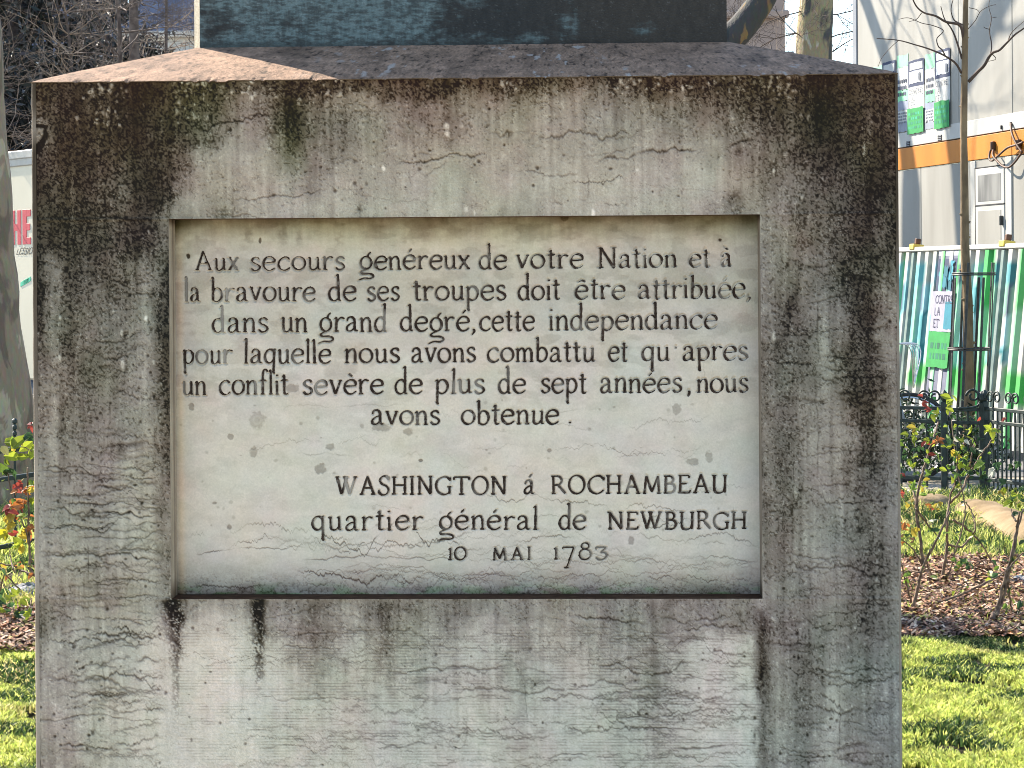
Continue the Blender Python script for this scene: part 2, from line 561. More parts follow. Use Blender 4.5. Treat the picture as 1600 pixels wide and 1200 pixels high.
def face_colour(X, Y):
    wx = (fbm(X / 34, Y / 60, 1, 4) - .5) * 34 + (fbm(X / 9, Y / 14, 2, 3) - .5) * 12
    wy = (fbm(X / 30, Y / 44, 3, 4) - .5) * 44
    L = tone_map(X + wx * .8, Y + wy)
    L = L + 10 * smooth(L, 70, 95) * (1 - smooth(L, 120, 160))
    dirt = np.clip((188 - L) / 120, 0, 1)
    # runs of dirty water
    run = fbm(X / 7.0, Y / 130.0, 8, 4)
    run2 = fbm(X / 3.0, Y / 60.0, 12, 3)
    L = L + (run - .5) * 64 * (0.25 + dirt * (1 - .55 * dirt)) + (run2 - .5) * 34 * (0.2 + dirt * (1 - .5 * dirt))
    # blotches
    bl = fbm(X / 16.0, Y / 20.0, 21, 4)
    L = L + (bl - .5) * 44 * (0.35 + dirt * (1 - .6 * dirt)) + 2 * dirt * dirt
    # black crust in grains: dense where the stone is dark
    g = grain(X, Y, 31)
    dens = np.clip(dirt * 1.15 - 0.05 + (fbm(X / 26, Y / 34, 41, 3) - .5) * 0.8 * (1 - .5 * dirt), 0, 1) * .86
    crust = smooth(g, 0.80 - 0.40 * dens, 0.90 - 0.36 * dens)
    L = L - crust * (18 + 46 * dirt)
    # pale grains inside the dark crust
    g2 = grain(X + 300, Y + 77, 53)
    L = L + smooth(g2, 0.66, 0.86) * 62 * dirt * smooth(L, 30, 110)
    L = L + (vnoise(X / 1.6, Y / 1.6, 61) - .5) * 15
    # horizontal tooling below the inscription
    tool = smooth(X, 268, 282) * (1 - smooth(X, 1180, 1190)) * smooth(Y, 960, 1000)
    L = L - tool * np.clip(np.sin(Y * 2 * math.pi / 4.6 + 1.5 * fbm(X / 60, Y / 9, 71, 2)), 0, 1) * 26 * smooth(fbm(X / 22, Y / 8, 75, 3), .38, .66)
    # natural veins of the limestone
    r = np.random.default_rng(77)
    sp = []
    for k in range(140):        # left pier, lower part, and the field below
        x0 = r.uniform(45, 230)
        sp.append((x0, min(x0 + r.uniform(90, 230), 262), r.uniform(700, 1215), r.uniform(-.06, .06), r.uniform(12, 30), r.uniform(1.1, 2.0), r.uniform(40, 95)))
    for k in range(36):
        x0 = r.uniform(45, 200)
        sp.append((x0, min(x0 + r.uniform(40, 150), 262), r.uniform(280, 720), r.uniform(-.15, .15), r.uniform(12, 34), r.uniform(1.1, 2.2), r.uniform(30, 60)))
    for k in range(160):
        x0 = r.uniform(262, 1080)
        sp.append((x0, min(x0 + r.uniform(90, 420), 1186), r.uniform(965, 1215), r.uniform(-.05, .09), r.uniform(12, 40), r.uniform(.8, 1.5), r.uniform(18, 56)))
    for k in range(30):
        x0 = r.uniform(900, 1120)
        sp.append((x0, min(x0 + r.uniform(70, 200), 1186), r.uniform(965, 1200), r.uniform(-.05, .12), r.uniform(12, 30), r.uniform(1.1, 2.0), r.uniform(50, 90)))
    for k in range(125):
        x0 = r.uniform(1190, 1340)
        sp.append((x0, min(x0 + r.uniform(50, 190), 1404), r.uniform(400, 1215), r.uniform(-.1, .1), r.uniform(14, 34), r.uniform(1.2, 2.2), r.uniform(36, 80)))
    for k in range(24):
        x0 = r.uniform(310, 1100)
        sp.append((x0, min(x0 + r.uniform(50, 190), 1190), r.uniform(170, 330), r.uniform(-.22, .22), r.uniform(14, 44), r.uniform(.9, 1.7), r.uniform(30, 74)))
    sp += [(300, 440, 205, -.2, 26, 1.8, 90), (330, 520, 302, -.02, 24, 1.5, 80), (760, 1000, 212, .0, 22, 1.8, 90), (930, 1190, 265, -.16, 30, 1.7, 80),
           (885, 1010, 966, .04, 16, 1.5, 60), (1020, 1180, 968, .0, 20, 1.8, 75), (120, 190, 315, .02, 10, 1.8, 50), (150, 215, 445, -.5, 14, 2.0, 70),
           (60, 200, 730, .06, 12, 2.0, 80), (160, 240, 695, -.15, 6, 3.0, 80), (60, 250, 868, .02, 18, 2.0, 85), (1230, 1400, 890, .02, 20, 2.6, 90)]
    L = L - veins(X, Y, sp, 5)
    # vertical hair cracks, meandering
    sv = []
    for k in range(80):
        y0 = r.uniform(180, 1100)
        xv = r.choice([r.uniform(50, 260), r.uniform(1195, 1400), r.uniform(300, 1180)])
        if 262 < xv < 1190 and 330 < y0 < 940:
            continue
        sv.append((y0, y0 + r.uniform(30, 130), xv, r.uniform(-.1, .1), r.uniform(4, 16), r.uniform(.8, 1.4), r.uniform(16, 46)))
    L = L - veins(Y.T, X.T, sv, 15).T
    # drips under the corners of the recess and pits
    for (cx, y0, y1, w, dk) in ((272, 930, 1075, 13.0, 150), (402, 930, 1090, 8.5, 140), (262, 935, 985, 20.0, 40), (404, 935, 990, 17.0, 36), (272, 1000, 1200, 6.0, 46), (403, 1020, 1110, 5.0, 60), (485, 940, 1080, 12.0, 40), (600, 940, 1090, 14.0, 44), (1023, 940, 1200, 12.0, 20), (1188, 950, 1200, 6.5, 60),
                                (456, 150, 300, 12.0, 42), (1286, 118, 270, 20.0, 34), (700, 122, 300, 6.0, 40), (1020, 122, 190, 6.0, 60), (200, 122, 230, 40.0, 16), (1350, 260, 420, 16, 16)):
        gx = np.exp(-((X - cx + (fbm(X / 9, Y / 22, 83, 3) - .5) * w * 1.6) / w) ** 2)
        L = L - dk * gx * smooth(Y, y0 - 3, y0 + 9) * (1 - smooth(Y, y0 + (y1 - y0) * .2, y1)) * smooth(grain(X, Y, 91), .12 + .4 * smooth(Y, y0, y1), .42 + .4 * smooth(Y, y0, y1))
    pit = spots(X, Y, 210, (55, 330, 262, 1200), (1.0, 2.8), 9) + spots(X, Y, 150, (1195, 300, 1402, 1200), (1.0, 3.0), 10) + spots(X, Y, 70, (290, 950, 1180, 1200), (1.0, 2.6), 12) + spots(X, Y, 60, (310, 170, 1180, 332), (1.0, 3.0), 13)
    L = L - np.clip(pit, 0, 1) * 84
    # lichen flecks under the top edge
    fl = np.clip(spots(X, Y, 330, (130, 112, 1370, 150), (1.4, 3.8), 14, 1.3) + spots(X, Y, 90, (150, 122, 330, 190), (1.2, 3.0), 16, 1.5) + spots(X, Y, 110, (1150, 112, 1340, 160), (1.6, 4.6), 17, 1.3), 0, 1)
    L = L + fl * (smooth(vnoise(X / 42, Y * 0, 19), .28, .62)) * 96
    wh = spots(X, Y, 26, (60, 150, 1400, 700), (1.6, 3.2), 18, 2.2)
    for (x, y, a, b) in ((471, 155, 4, 8), (701, 197, 5, 6), (702, 209, 4, 5), (1255, 187, 3, 6), (1267, 189, 3, 5), (123, 180, 3, 11), (1230, 246, 4, 5), (192, 565, 3, 9), (191, 517, 2, 6), (95, 493, 2, 4), (94, 503, 3, 3), (1281, 170, 3, 3), (1353, 240, 3, 12), (1211, 528, 3, 7)):
        wh = np.maximum(wh, np.exp(-(((X - x) / a) ** 2 + ((Y - y) / b) ** 2) ** 2))
    L = L + np.clip(wh, 0, 1) * 74
    dk = np.zeros(X.shape)
    for (x, y, a, b) in ((1216, 541, 5, 8), (1231, 244, 7, 7), (798, 211, 6, 5), (1156, 241, 6, 6), (1149, 310, 11, 9), (1380, 595, 9, 9), (1190, 730, 3, 20), (350, 330, 16, 9), (565, 324, 7, 6), (190, 695, 26, 4), (190, 700, 9, 6), (163, 872, 3, 8)):
        dk = np.maximum(dk, np.exp(-(((X - x) / a) ** 2 + ((Y - y) / b) ** 2)))
    L = L - dk * 62 * smooth(grain(X, Y, 95), .2, .6)
    # the patched chip on the left edge, outlined by an open joint
    chip = [(44, 189), (66, 190), (75, 192), (73, 208), (66, 221), (58, 228), (44, 232)]
    dd = polyline_dist(X + (fbm(X / 7, Y / 7, 97, 3) - .5) * 5, Y, chip)
    L = L - smooth(3.0 + smooth(Y, 190, 225) * 3.0 - dd, -.8, 1.2) * 110
    L = np.clip(L, 13, 226)
    warm = (fbm(X / 70, Y / 90, 101, 3) - .42) * 2.2 + smooth(Y, 200, 118) * 1.0 + (1 - smooth(np.abs(X - 470), 40, 200)) * 0
    L = L + 12 * smooth(Y, 950, 1010) * smooth(L, 140, 170)
    L = L + (vnoise(X / 1.45, Y / 1.45, 163) - .5) * 20
    L = np.clip(L, 13, 226)
    warm = .55 * warm + .5 * (1 - smooth(Y, 100, 500)) - .25 * smooth(Y, 250, 420) - .5 * (smooth(X, 1180, 1400) * smooth(Y, 650, 900))
    green = (fbm(X / 60, Y / 80, 111, 3) - .46) * 1.3 + 1.0 * np.exp(-((X - 300) / 60) ** 2 - ((Y - 170) / 60) ** 2) + 1.4 * np.exp(-((X - 452) / 30) ** 2 - ((Y - 215) / 70) ** 2)
    pink = smooth(fbm(X / 40, Y / 46, 121, 4), .52, .7)
    c = stone_rgb(L, np.clip(warm, -1.3, 1.8), np.clip(green, -1.2, 1.8))
    c = c * (1 + pink[..., None] * np.array((.022, -.016, .0)))
    return np.clip(c, .004, .85)


def axis_pts(a, b, c, d, step):
    def seg(p, q):
        return np.linspace(p, q, max(2, int(round((q - p) / step)) + 1))
    return np.concatenate((seg(a, b)[:-1], seg(b, c)[:-1], seg(c, d)))


STEP = 1.45 / F * 4.55
ZB = on_face(725, 1225)[1]      # below this the face leaves the frame: coarse mesh
us = axis_pts(UL + 0.012, RL, RR, UR - 0.006, STEP)
zs = axis_pts(ZB, RB, RT, ZTOP - 0.002, STEP)[::-1]
UU, ZZ = np.meshgrid(us, zs)
PXX, PYY = to_px(fp(UU, ZZ))
# regular axes are needed by the vein painter: the map is nearly affine, so take its mean axes
AX, AY = np.meshgrid(PXX.mean(0), PYY.mean(1))
C = face_colour(AX, AY)
cu, cz = (us[:-1] + us[1:]) / 2, (zs[:-1] + zs[1:]) / 2
hole = (cu[None, :] > RL) & (cu[None, :] < RR) & (cz[:, None] > RB) & (cz[:, None] < RT)
Lum = C.mean(-1)
relief = np.clip(0.25 - Lum, 0, .2) * 0.012 + (fbm(AX / 5, AY / 5, 131, 3) - .5) * 0.0014
edge = (np.minimum(np.abs(UU - RL), np.abs(UU - RR)) < .0035) | (np.minimum(np.abs(ZZ - RB), np.abs(ZZ - RT)) < .0035)
relief[edge] = 0
def nick(u):
    return .0030 * smooth(fbm(u * 52, u * 0 + 2, 231, 4), .62, .76) + .0012 * fbm(u * 90, u * 0 + 5, 233, 3)


FV = fp(UU, ZZ) + relief[..., None] * B
FV[0] -= nick(UU[0])[:, None] * ZUP - .6 * nick(UU[0])[:, None] * B

M_STONE = mat_attr('weathered_limestone', rough=0.9, bump=0.35, bscale=260, noise=0.10, nscale=420, spec=0.18)
pedestal = thing('stone_pedestal', 'tall weathered grey limestone pedestal with an engraved recessed panel, stained dark at the top', 'pedestal', fp(np.array((UL + UR) / 2), np.array(0.0), W / 2))

body_bits_v, body_bits_f, body_bits_c, nv = [FV.reshape(-1, 3)], [grid_quads(len(zs), len(us), ~hole)], [C.reshape(-1, 3)], FV.size // 3


def add_bit(P, col):
    """Adds a grid patch (rows, cols, 3) with colours to the pedestal body."""
    global nv
    body_bits_v.append(P.reshape(-1, 3))
    body_bits_f.append(grid_quads(P.shape[0], P.shape[1]) + nv)
    body_bits_c.append(np.broadcast_to(np.asarray(col, float), P.shape).reshape(-1, 3))
    nv += P.shape[0] * P.shape[1]


# rounded vertical arrises and the two sides, the coarse foot, and the back
def arris(u_edge, sgn, r=0.012):
    k = np.linspace(0, math.pi / 2, 9)
    zz = np.linspace(0, ZTOP - 0.002, 120)[::-1]
    jit = (fbm(zz * 40, zz * 0 + u_edge, 7, 3) - .5) * .006
    A, Zz = np.meshgrid(k, zz)
    u = u_edge - sgn * r + sgn * r * np.sin(A) * (1 + jit[:, None] * 20)
    off = r - r * np.cos(A)
    P = P0 + u[..., None] * E + Zz[..., None] * ZUP + off[..., None] * B
    X, Y = to_px(P)
    base = stone_rgb(np.clip(tone_map(np.clip(X, 52, 1400), Y), 40, 150) * 1.02 + 40 * (fbm(X / 4, Y / 30, 141, 3) - .5), X * 0, X * 0)
    add_bit(P, base)


arris(UL, -1)
arris(UR, 1, .006)
for ue, sg in ((UL, -1), (UR, 1)):
    oo, zz = np.meshgrid(np.linspace(.012 if sg < 0 else .006, W, 60), np.linspace(0, ZTOP - .002, 70)[::-1])
    P = P0 + ue * E + zz[..., None] * ZUP + oo[..., None] * B
    Ls = 130 + (fbm(oo * 9, zz * 3, 151, 4) - .5) * 120
    add_bit(P, stone_rgb(Ls, Ls * 0, Ls * 0))
uu, zz = np.meshgrid(np.linspace(UL + .012, UR - .006, 560), np.linspace(0, ZB, 190)[::-1])
P = fp(uu, zz)
X, Y = to_px(P)
add_bit(P, face_colour(*np.meshgrid(X.mean(0), Y.mean(1))))
uu, zz = np.meshgrid(np.linspace(UL, UR, 40), np.linspace(0, ZTOP - .002, 40)[::-1])
Ls = 120 + (fbm(uu * 9, zz * 5, 171, 4) - .5) * 100
add_bit(fp(uu, zz, W), stone_rgb(Ls, Ls * 0, Ls * 0))
# jambs of the recess
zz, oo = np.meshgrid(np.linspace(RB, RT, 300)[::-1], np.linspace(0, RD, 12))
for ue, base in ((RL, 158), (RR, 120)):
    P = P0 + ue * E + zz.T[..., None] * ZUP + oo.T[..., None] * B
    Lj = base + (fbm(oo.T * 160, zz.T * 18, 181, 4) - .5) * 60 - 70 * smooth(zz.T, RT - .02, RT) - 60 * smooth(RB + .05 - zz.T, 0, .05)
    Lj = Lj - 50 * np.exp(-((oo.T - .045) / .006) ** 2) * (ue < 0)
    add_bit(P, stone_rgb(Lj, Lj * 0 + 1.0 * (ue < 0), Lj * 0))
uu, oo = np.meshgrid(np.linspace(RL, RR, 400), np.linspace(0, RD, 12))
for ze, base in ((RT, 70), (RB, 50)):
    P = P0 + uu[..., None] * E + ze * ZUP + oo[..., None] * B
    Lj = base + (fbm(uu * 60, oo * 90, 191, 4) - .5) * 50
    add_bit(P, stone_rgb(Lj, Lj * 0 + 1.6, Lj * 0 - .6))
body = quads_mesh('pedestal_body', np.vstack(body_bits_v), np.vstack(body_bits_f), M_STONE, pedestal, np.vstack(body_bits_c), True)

# ------------------------------------------------------------------ sloping top
INS = 0.318                     # how far the bronze block stands back
RISE = 0.104
BL, BR = on_face(309.5, 76, INS)[0], on_face(1138.5, 68, INS)[0]
t1 = np.linspace(0, 1, 70)


def slope_bits():
    V, Q, Cc, n = [], [], [], 0
    outer = [(UL, 0), (UR, 0), (UR, W), (UL, W)]
    inner = [(BL, INS), (BR, INS), (BR, W - INS), (BL, W - INS)]
    for k in range(4):
        (ua, oa), (ub, ob) = outer[k], outer[(k + 1) % 4]
        (uc, oc), (ud, od) = inner[k], inner[(k + 1) % 4]
        na = 620 if k == 0 else 120
        s, t = np.meshgrid(np.linspace(0, 1, na), t1)
        u = (ua * (1 - s) + ub * s) * (1 - t) + (uc * (1 - s) + ud * s) * t
        o = (oa * (1 - s) + ob * s) * (1 - t) + (oc * (1 - s) + od * s) * t
        z = ZTOP + RISE * (t ** 0.94)
        z = z + (fbm(u * 30, o * 30, 201, 3) - .5) * .0015 * np.minimum(1, t * 12) - (nick(u) * np.clip(1 - t * 14, 0, 1) if k == 0 else 0)
        P = P0 + u[..., None] * E + z[..., None] * ZUP + o[..., None] * B
        n1 = fbm(u * 26, o * 26, 211, 5)
        n2 = grain(u * 800, o * 260, 213)
        Ls = 113 + (n1 - .5) * 46 + (n2 - .5) * 50 - 46 * smooth(fbm(u * 130, o * 60, 217, 4), .64, .74) - 16 * smooth(fbm(u * 24, o * 10, 218, 5), .58, .70)
        rgb = np.stack((lin_arr(Ls * 1.12), lin_arr(Ls * .965), lin_arr(Ls * .85)), -1) / np.array((.84, .98, 1.16))
        sp = smooth(fbm(u * 60, o * 24, 219, 4), .68, .74) * (k == 0) * smooth(u, BL + .2, BL + .5) * smooth(fbm(u * 5, o * 3, 223, 2), .42, .55)
        rgb = rgb * (1 - sp[..., None]) + sp[..., None] * np.array((.36, .30, .25))
        rgb = np.clip(rgb, .008, .8)
        V.append(P.reshape(-1, 3)); Q.append(grid_quads(*P.shape[:2]) + n); Cc.append(rgb.reshape(-1, 3)); n += P.size // 3
        # small rounded lip joining slope and face
        if k == 0:
            lo = np.stack((P[0], P[0] - ZUP * .002), 0)
            un = np.linspace(UL, UR, na)
            lo[1] = P0 + un[:, None] * E + ZUP * (ZTOP - .002 - nick(un))[:, None] + B * .6 * nick(un)[:, None] 
            V.append(lo.reshape(-1, 3)); Q.append(grid_quads(2, na) + n)
            Lr = 70 + 40 * (fbm(np.linspace(0, 160, na), np.zeros(na), 5, 3) - .5)
            Cc.append(np.repeat(stone_rgb(Lr, Lr * 0 + 1, Lr * 0)[None], 2, 0).reshape(-1, 3)); n += 2 * na
    return np.vstack(V), np.vstack(Q), np.vstack(Cc)


v_, q_, c_ = slope_bits()
M_SLOPE = mat_attr('granular_reddish_stone', rough=0.85, bump=0.5, bscale=180, noise=0.22, nscale=300, spec=0.2)
cap = quads_mesh('sloping_top', v_, q_, M_SLOPE, pedestal, c_)
cap['label'] = 'reddish granular sloping top with droppings'

# ------------------------------------------------------------------ the recessed panel
us2 = np.linspace(RL, RR, 1240)
zs2 = np.linspace(RB, RT, 800)[::-1]
UU2, ZZ2 = np.meshgrid(us2, zs2)
PX2, PY2 = to_px(fp(UU2, ZZ2, RD))
X2, Y2 = np.meshgrid(PX2.mean(0), PY2.mean(1))


def panel_colour(X, Y):
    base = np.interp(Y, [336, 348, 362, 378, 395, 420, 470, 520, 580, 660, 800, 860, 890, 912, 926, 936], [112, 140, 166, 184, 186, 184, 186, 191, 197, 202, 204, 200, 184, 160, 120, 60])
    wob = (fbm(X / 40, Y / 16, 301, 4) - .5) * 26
    base = np.interp(Y + wob, [330, 348, 362, 378, 395, 420, 470, 520, 580, 660, 800, 860, 890, 912, 926, 938], [92, 128, 158, 184, 190, 185, 186, 192, 198, 203, 205, 201, 188, 166, 128, 56])  # top tones mix algae with painted recess shade
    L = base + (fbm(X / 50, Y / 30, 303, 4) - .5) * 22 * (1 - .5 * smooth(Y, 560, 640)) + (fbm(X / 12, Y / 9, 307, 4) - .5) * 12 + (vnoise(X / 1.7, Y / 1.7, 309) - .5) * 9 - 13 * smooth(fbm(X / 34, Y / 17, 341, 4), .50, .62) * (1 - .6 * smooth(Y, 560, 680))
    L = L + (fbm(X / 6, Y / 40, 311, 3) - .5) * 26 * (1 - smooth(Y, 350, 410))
    # dark corners, recess shade painted down the right edge, left margin wash
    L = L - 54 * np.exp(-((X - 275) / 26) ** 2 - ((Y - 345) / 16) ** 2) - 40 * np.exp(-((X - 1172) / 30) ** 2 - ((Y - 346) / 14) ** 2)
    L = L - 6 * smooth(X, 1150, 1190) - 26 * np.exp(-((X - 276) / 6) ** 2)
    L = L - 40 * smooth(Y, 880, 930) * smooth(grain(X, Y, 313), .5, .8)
    for (x, y, w, h, d) in ((389, 366, 5, 12, 36), (444, 362, 6, 16, 34), (470, 368, 5, 14, 26), (531, 372, 5, 12, 26)):
        L = L - d * np.exp(-((X - x + (fbm(X / 5, Y / 5, 5, 2) - .5) * 10) / w) ** 2 - ((Y - y) / h) ** 2)
    r = np.random.default_rng(31)
    sp = []
    for k in range(60):
        x0 = r.uniform(275, 1060)
        y = 935 - abs(r.normal(0, 70))
        sp.append((x0, min(x0 + r.uniform(70, 330), 1187), y, r.uniform(-.05, .07), r.uniform(16, 44), r.uniform(.8, 1.3), r.uniform(34, 74)))
    for k in range(16):
        x0 = r.uniform(280, 1050)
        sp.append((x0, min(x0 + r.uniform(50, 220), 1180), r.uniform(640, 850), r.uniform(-.08, .08), r.uniform(14, 40), r.uniform(.7, 1.1), r.uniform(16, 40)))
    sp += [(480, 740, 838, .01, 40, 1.1, 70), (290, 560, 838, .04, 44, 1.1, 72), (470, 720, 868, .01, 12, 1.6, 76), (760, 1190, 885, -.01, 24, 1.4, 84), (900, 1190, 872, .02, 20, 1.2, 66), (300, 480, 862, -.02, 16, 1.1, 60),
           (610, 900, 722, .0, 28, .9, 44), (860, 1120, 706, -.02, 30, .9, 40), (460, 560, 706, .03, 12, .9, 44), (290, 420, 922, -.02, 18, 1.3, 60), (560, 720, 930, .0, 8, 1.8, 70), (1080, 1190, 880, .05, 16, 1.8, 70),
           (600, 910, 648, -.03, 10, .8, 22), (430, 640, 632, .02, 12, .8, 22)]
    L = L - veins(X, Y, sp, 25)
    sv = [(560, 640, 1095, .1, 12, .8, 20), (900, 930, 1085, .0, 4, 1.1, 60), (672, 684, 1039, .02, 2, 1.0, 70), (780, 850, 1147, .0, 6, .8, 40), (612, 640, 700, .4, 20, .8, 24), (840, 872, 1040, .3, 26, .8, 30)]
    L = L - veins(Y.T, X.T, sv, 35).T
    pit = spots(X, Y, 70, (280, 610, 1150, 830), (1.2, 3.4), 41)
    L = L - np.clip(pit, 0, 1) * 34
    for (x, y, a, b, d) in ((402, 655, 11, 11, 26), (500, 732, 8, 7, 46), (1058, 640, 6, 8, 36), (1082, 723, 8, 5, 40), (1107, 715, 5, 8, 36), (598, 668, 14, 5, 36), (637, 674, 6, 5, 34), (457, 605, 10, 6, 34), (516, 697, 6, 5, 40), (360, 681, 5, 4, 46), (396, 705, 5, 8, 36), (299, 634, 4, 5, 46), (657, 719, 3, 2, 70), (296, 397, 2.4, 4, 120), (408, 374, 2, 4, 90), (334, 785, 4, 2, 50), (357, 823, 3, 4, 50), (985, 845, 4, 6, 44), (858, 704, 3, 3, 50), (1127, 378, 2, 2, 110), (884, 342, 5, 4, 40)):
        L = L - d * smooth(1.35 - np.hypot((X - x) / a, (Y - y) / b) + (fbm(X / 4, Y / 4, int(x), 2) - .5) * .9, 0, .5)
    ring = np.hypot(X - 402, Y - 655)
    L = L + 10 * np.exp(-((ring - 6) / 2.0) ** 2)
    L = np.clip(L, 16, 222)
    warm = (fbm(X / 60, Y / 60, 321, 3) - .5) * 1.6 + .25 - .8 * smooth(X, 1100, 1190) + 1.6 * np.exp(-((X - 282) / 6) ** 2) * smooth(Y, 350, 420) + .9 * (1 - smooth(Y, 350, 420))
    green = (fbm(X / 70, Y / 50, 323, 3) - .5) * 1.2 + .0 + .9 * (1 - smooth(Y, 345, 400)) + 2.4 * smooth(Y, 905, 930) * smooth(fbm(X / 30, Y / 10, 327, 3), .45, .6) - .2
    c = stone_rgb(L, np.clip(warm, -1.6, 2.8), np.clip(green, -1.4, 2.6), ILLUM * np.array((1.085, 1.05, 1.045)))
    pink = smooth(fbm(X / 46, Y / 40, 331, 4), .5, .66)
    return np.clip(c * (1 + pink[..., None] * np.array((.014, -.014, .0))), .004, .85)


# ------------------------------------------------------------------ lettering: broad-nib stroke glyphs
# x-height 1 for small letters, cap height 1 for capitals and figures; strokes: (smooth?, points[, weight])
def ell(cx, cy, rx, ry, a0=90, a1=450, n=22):
    a = np.radians(np.linspace(a0, a1, n))
    return [(cx + rx * math.cos(t), cy + ry * math.sin(t)) for t in a]


def S(*p):
    return (True, list(p))


def Ln(*p):
    return (False, list(p))


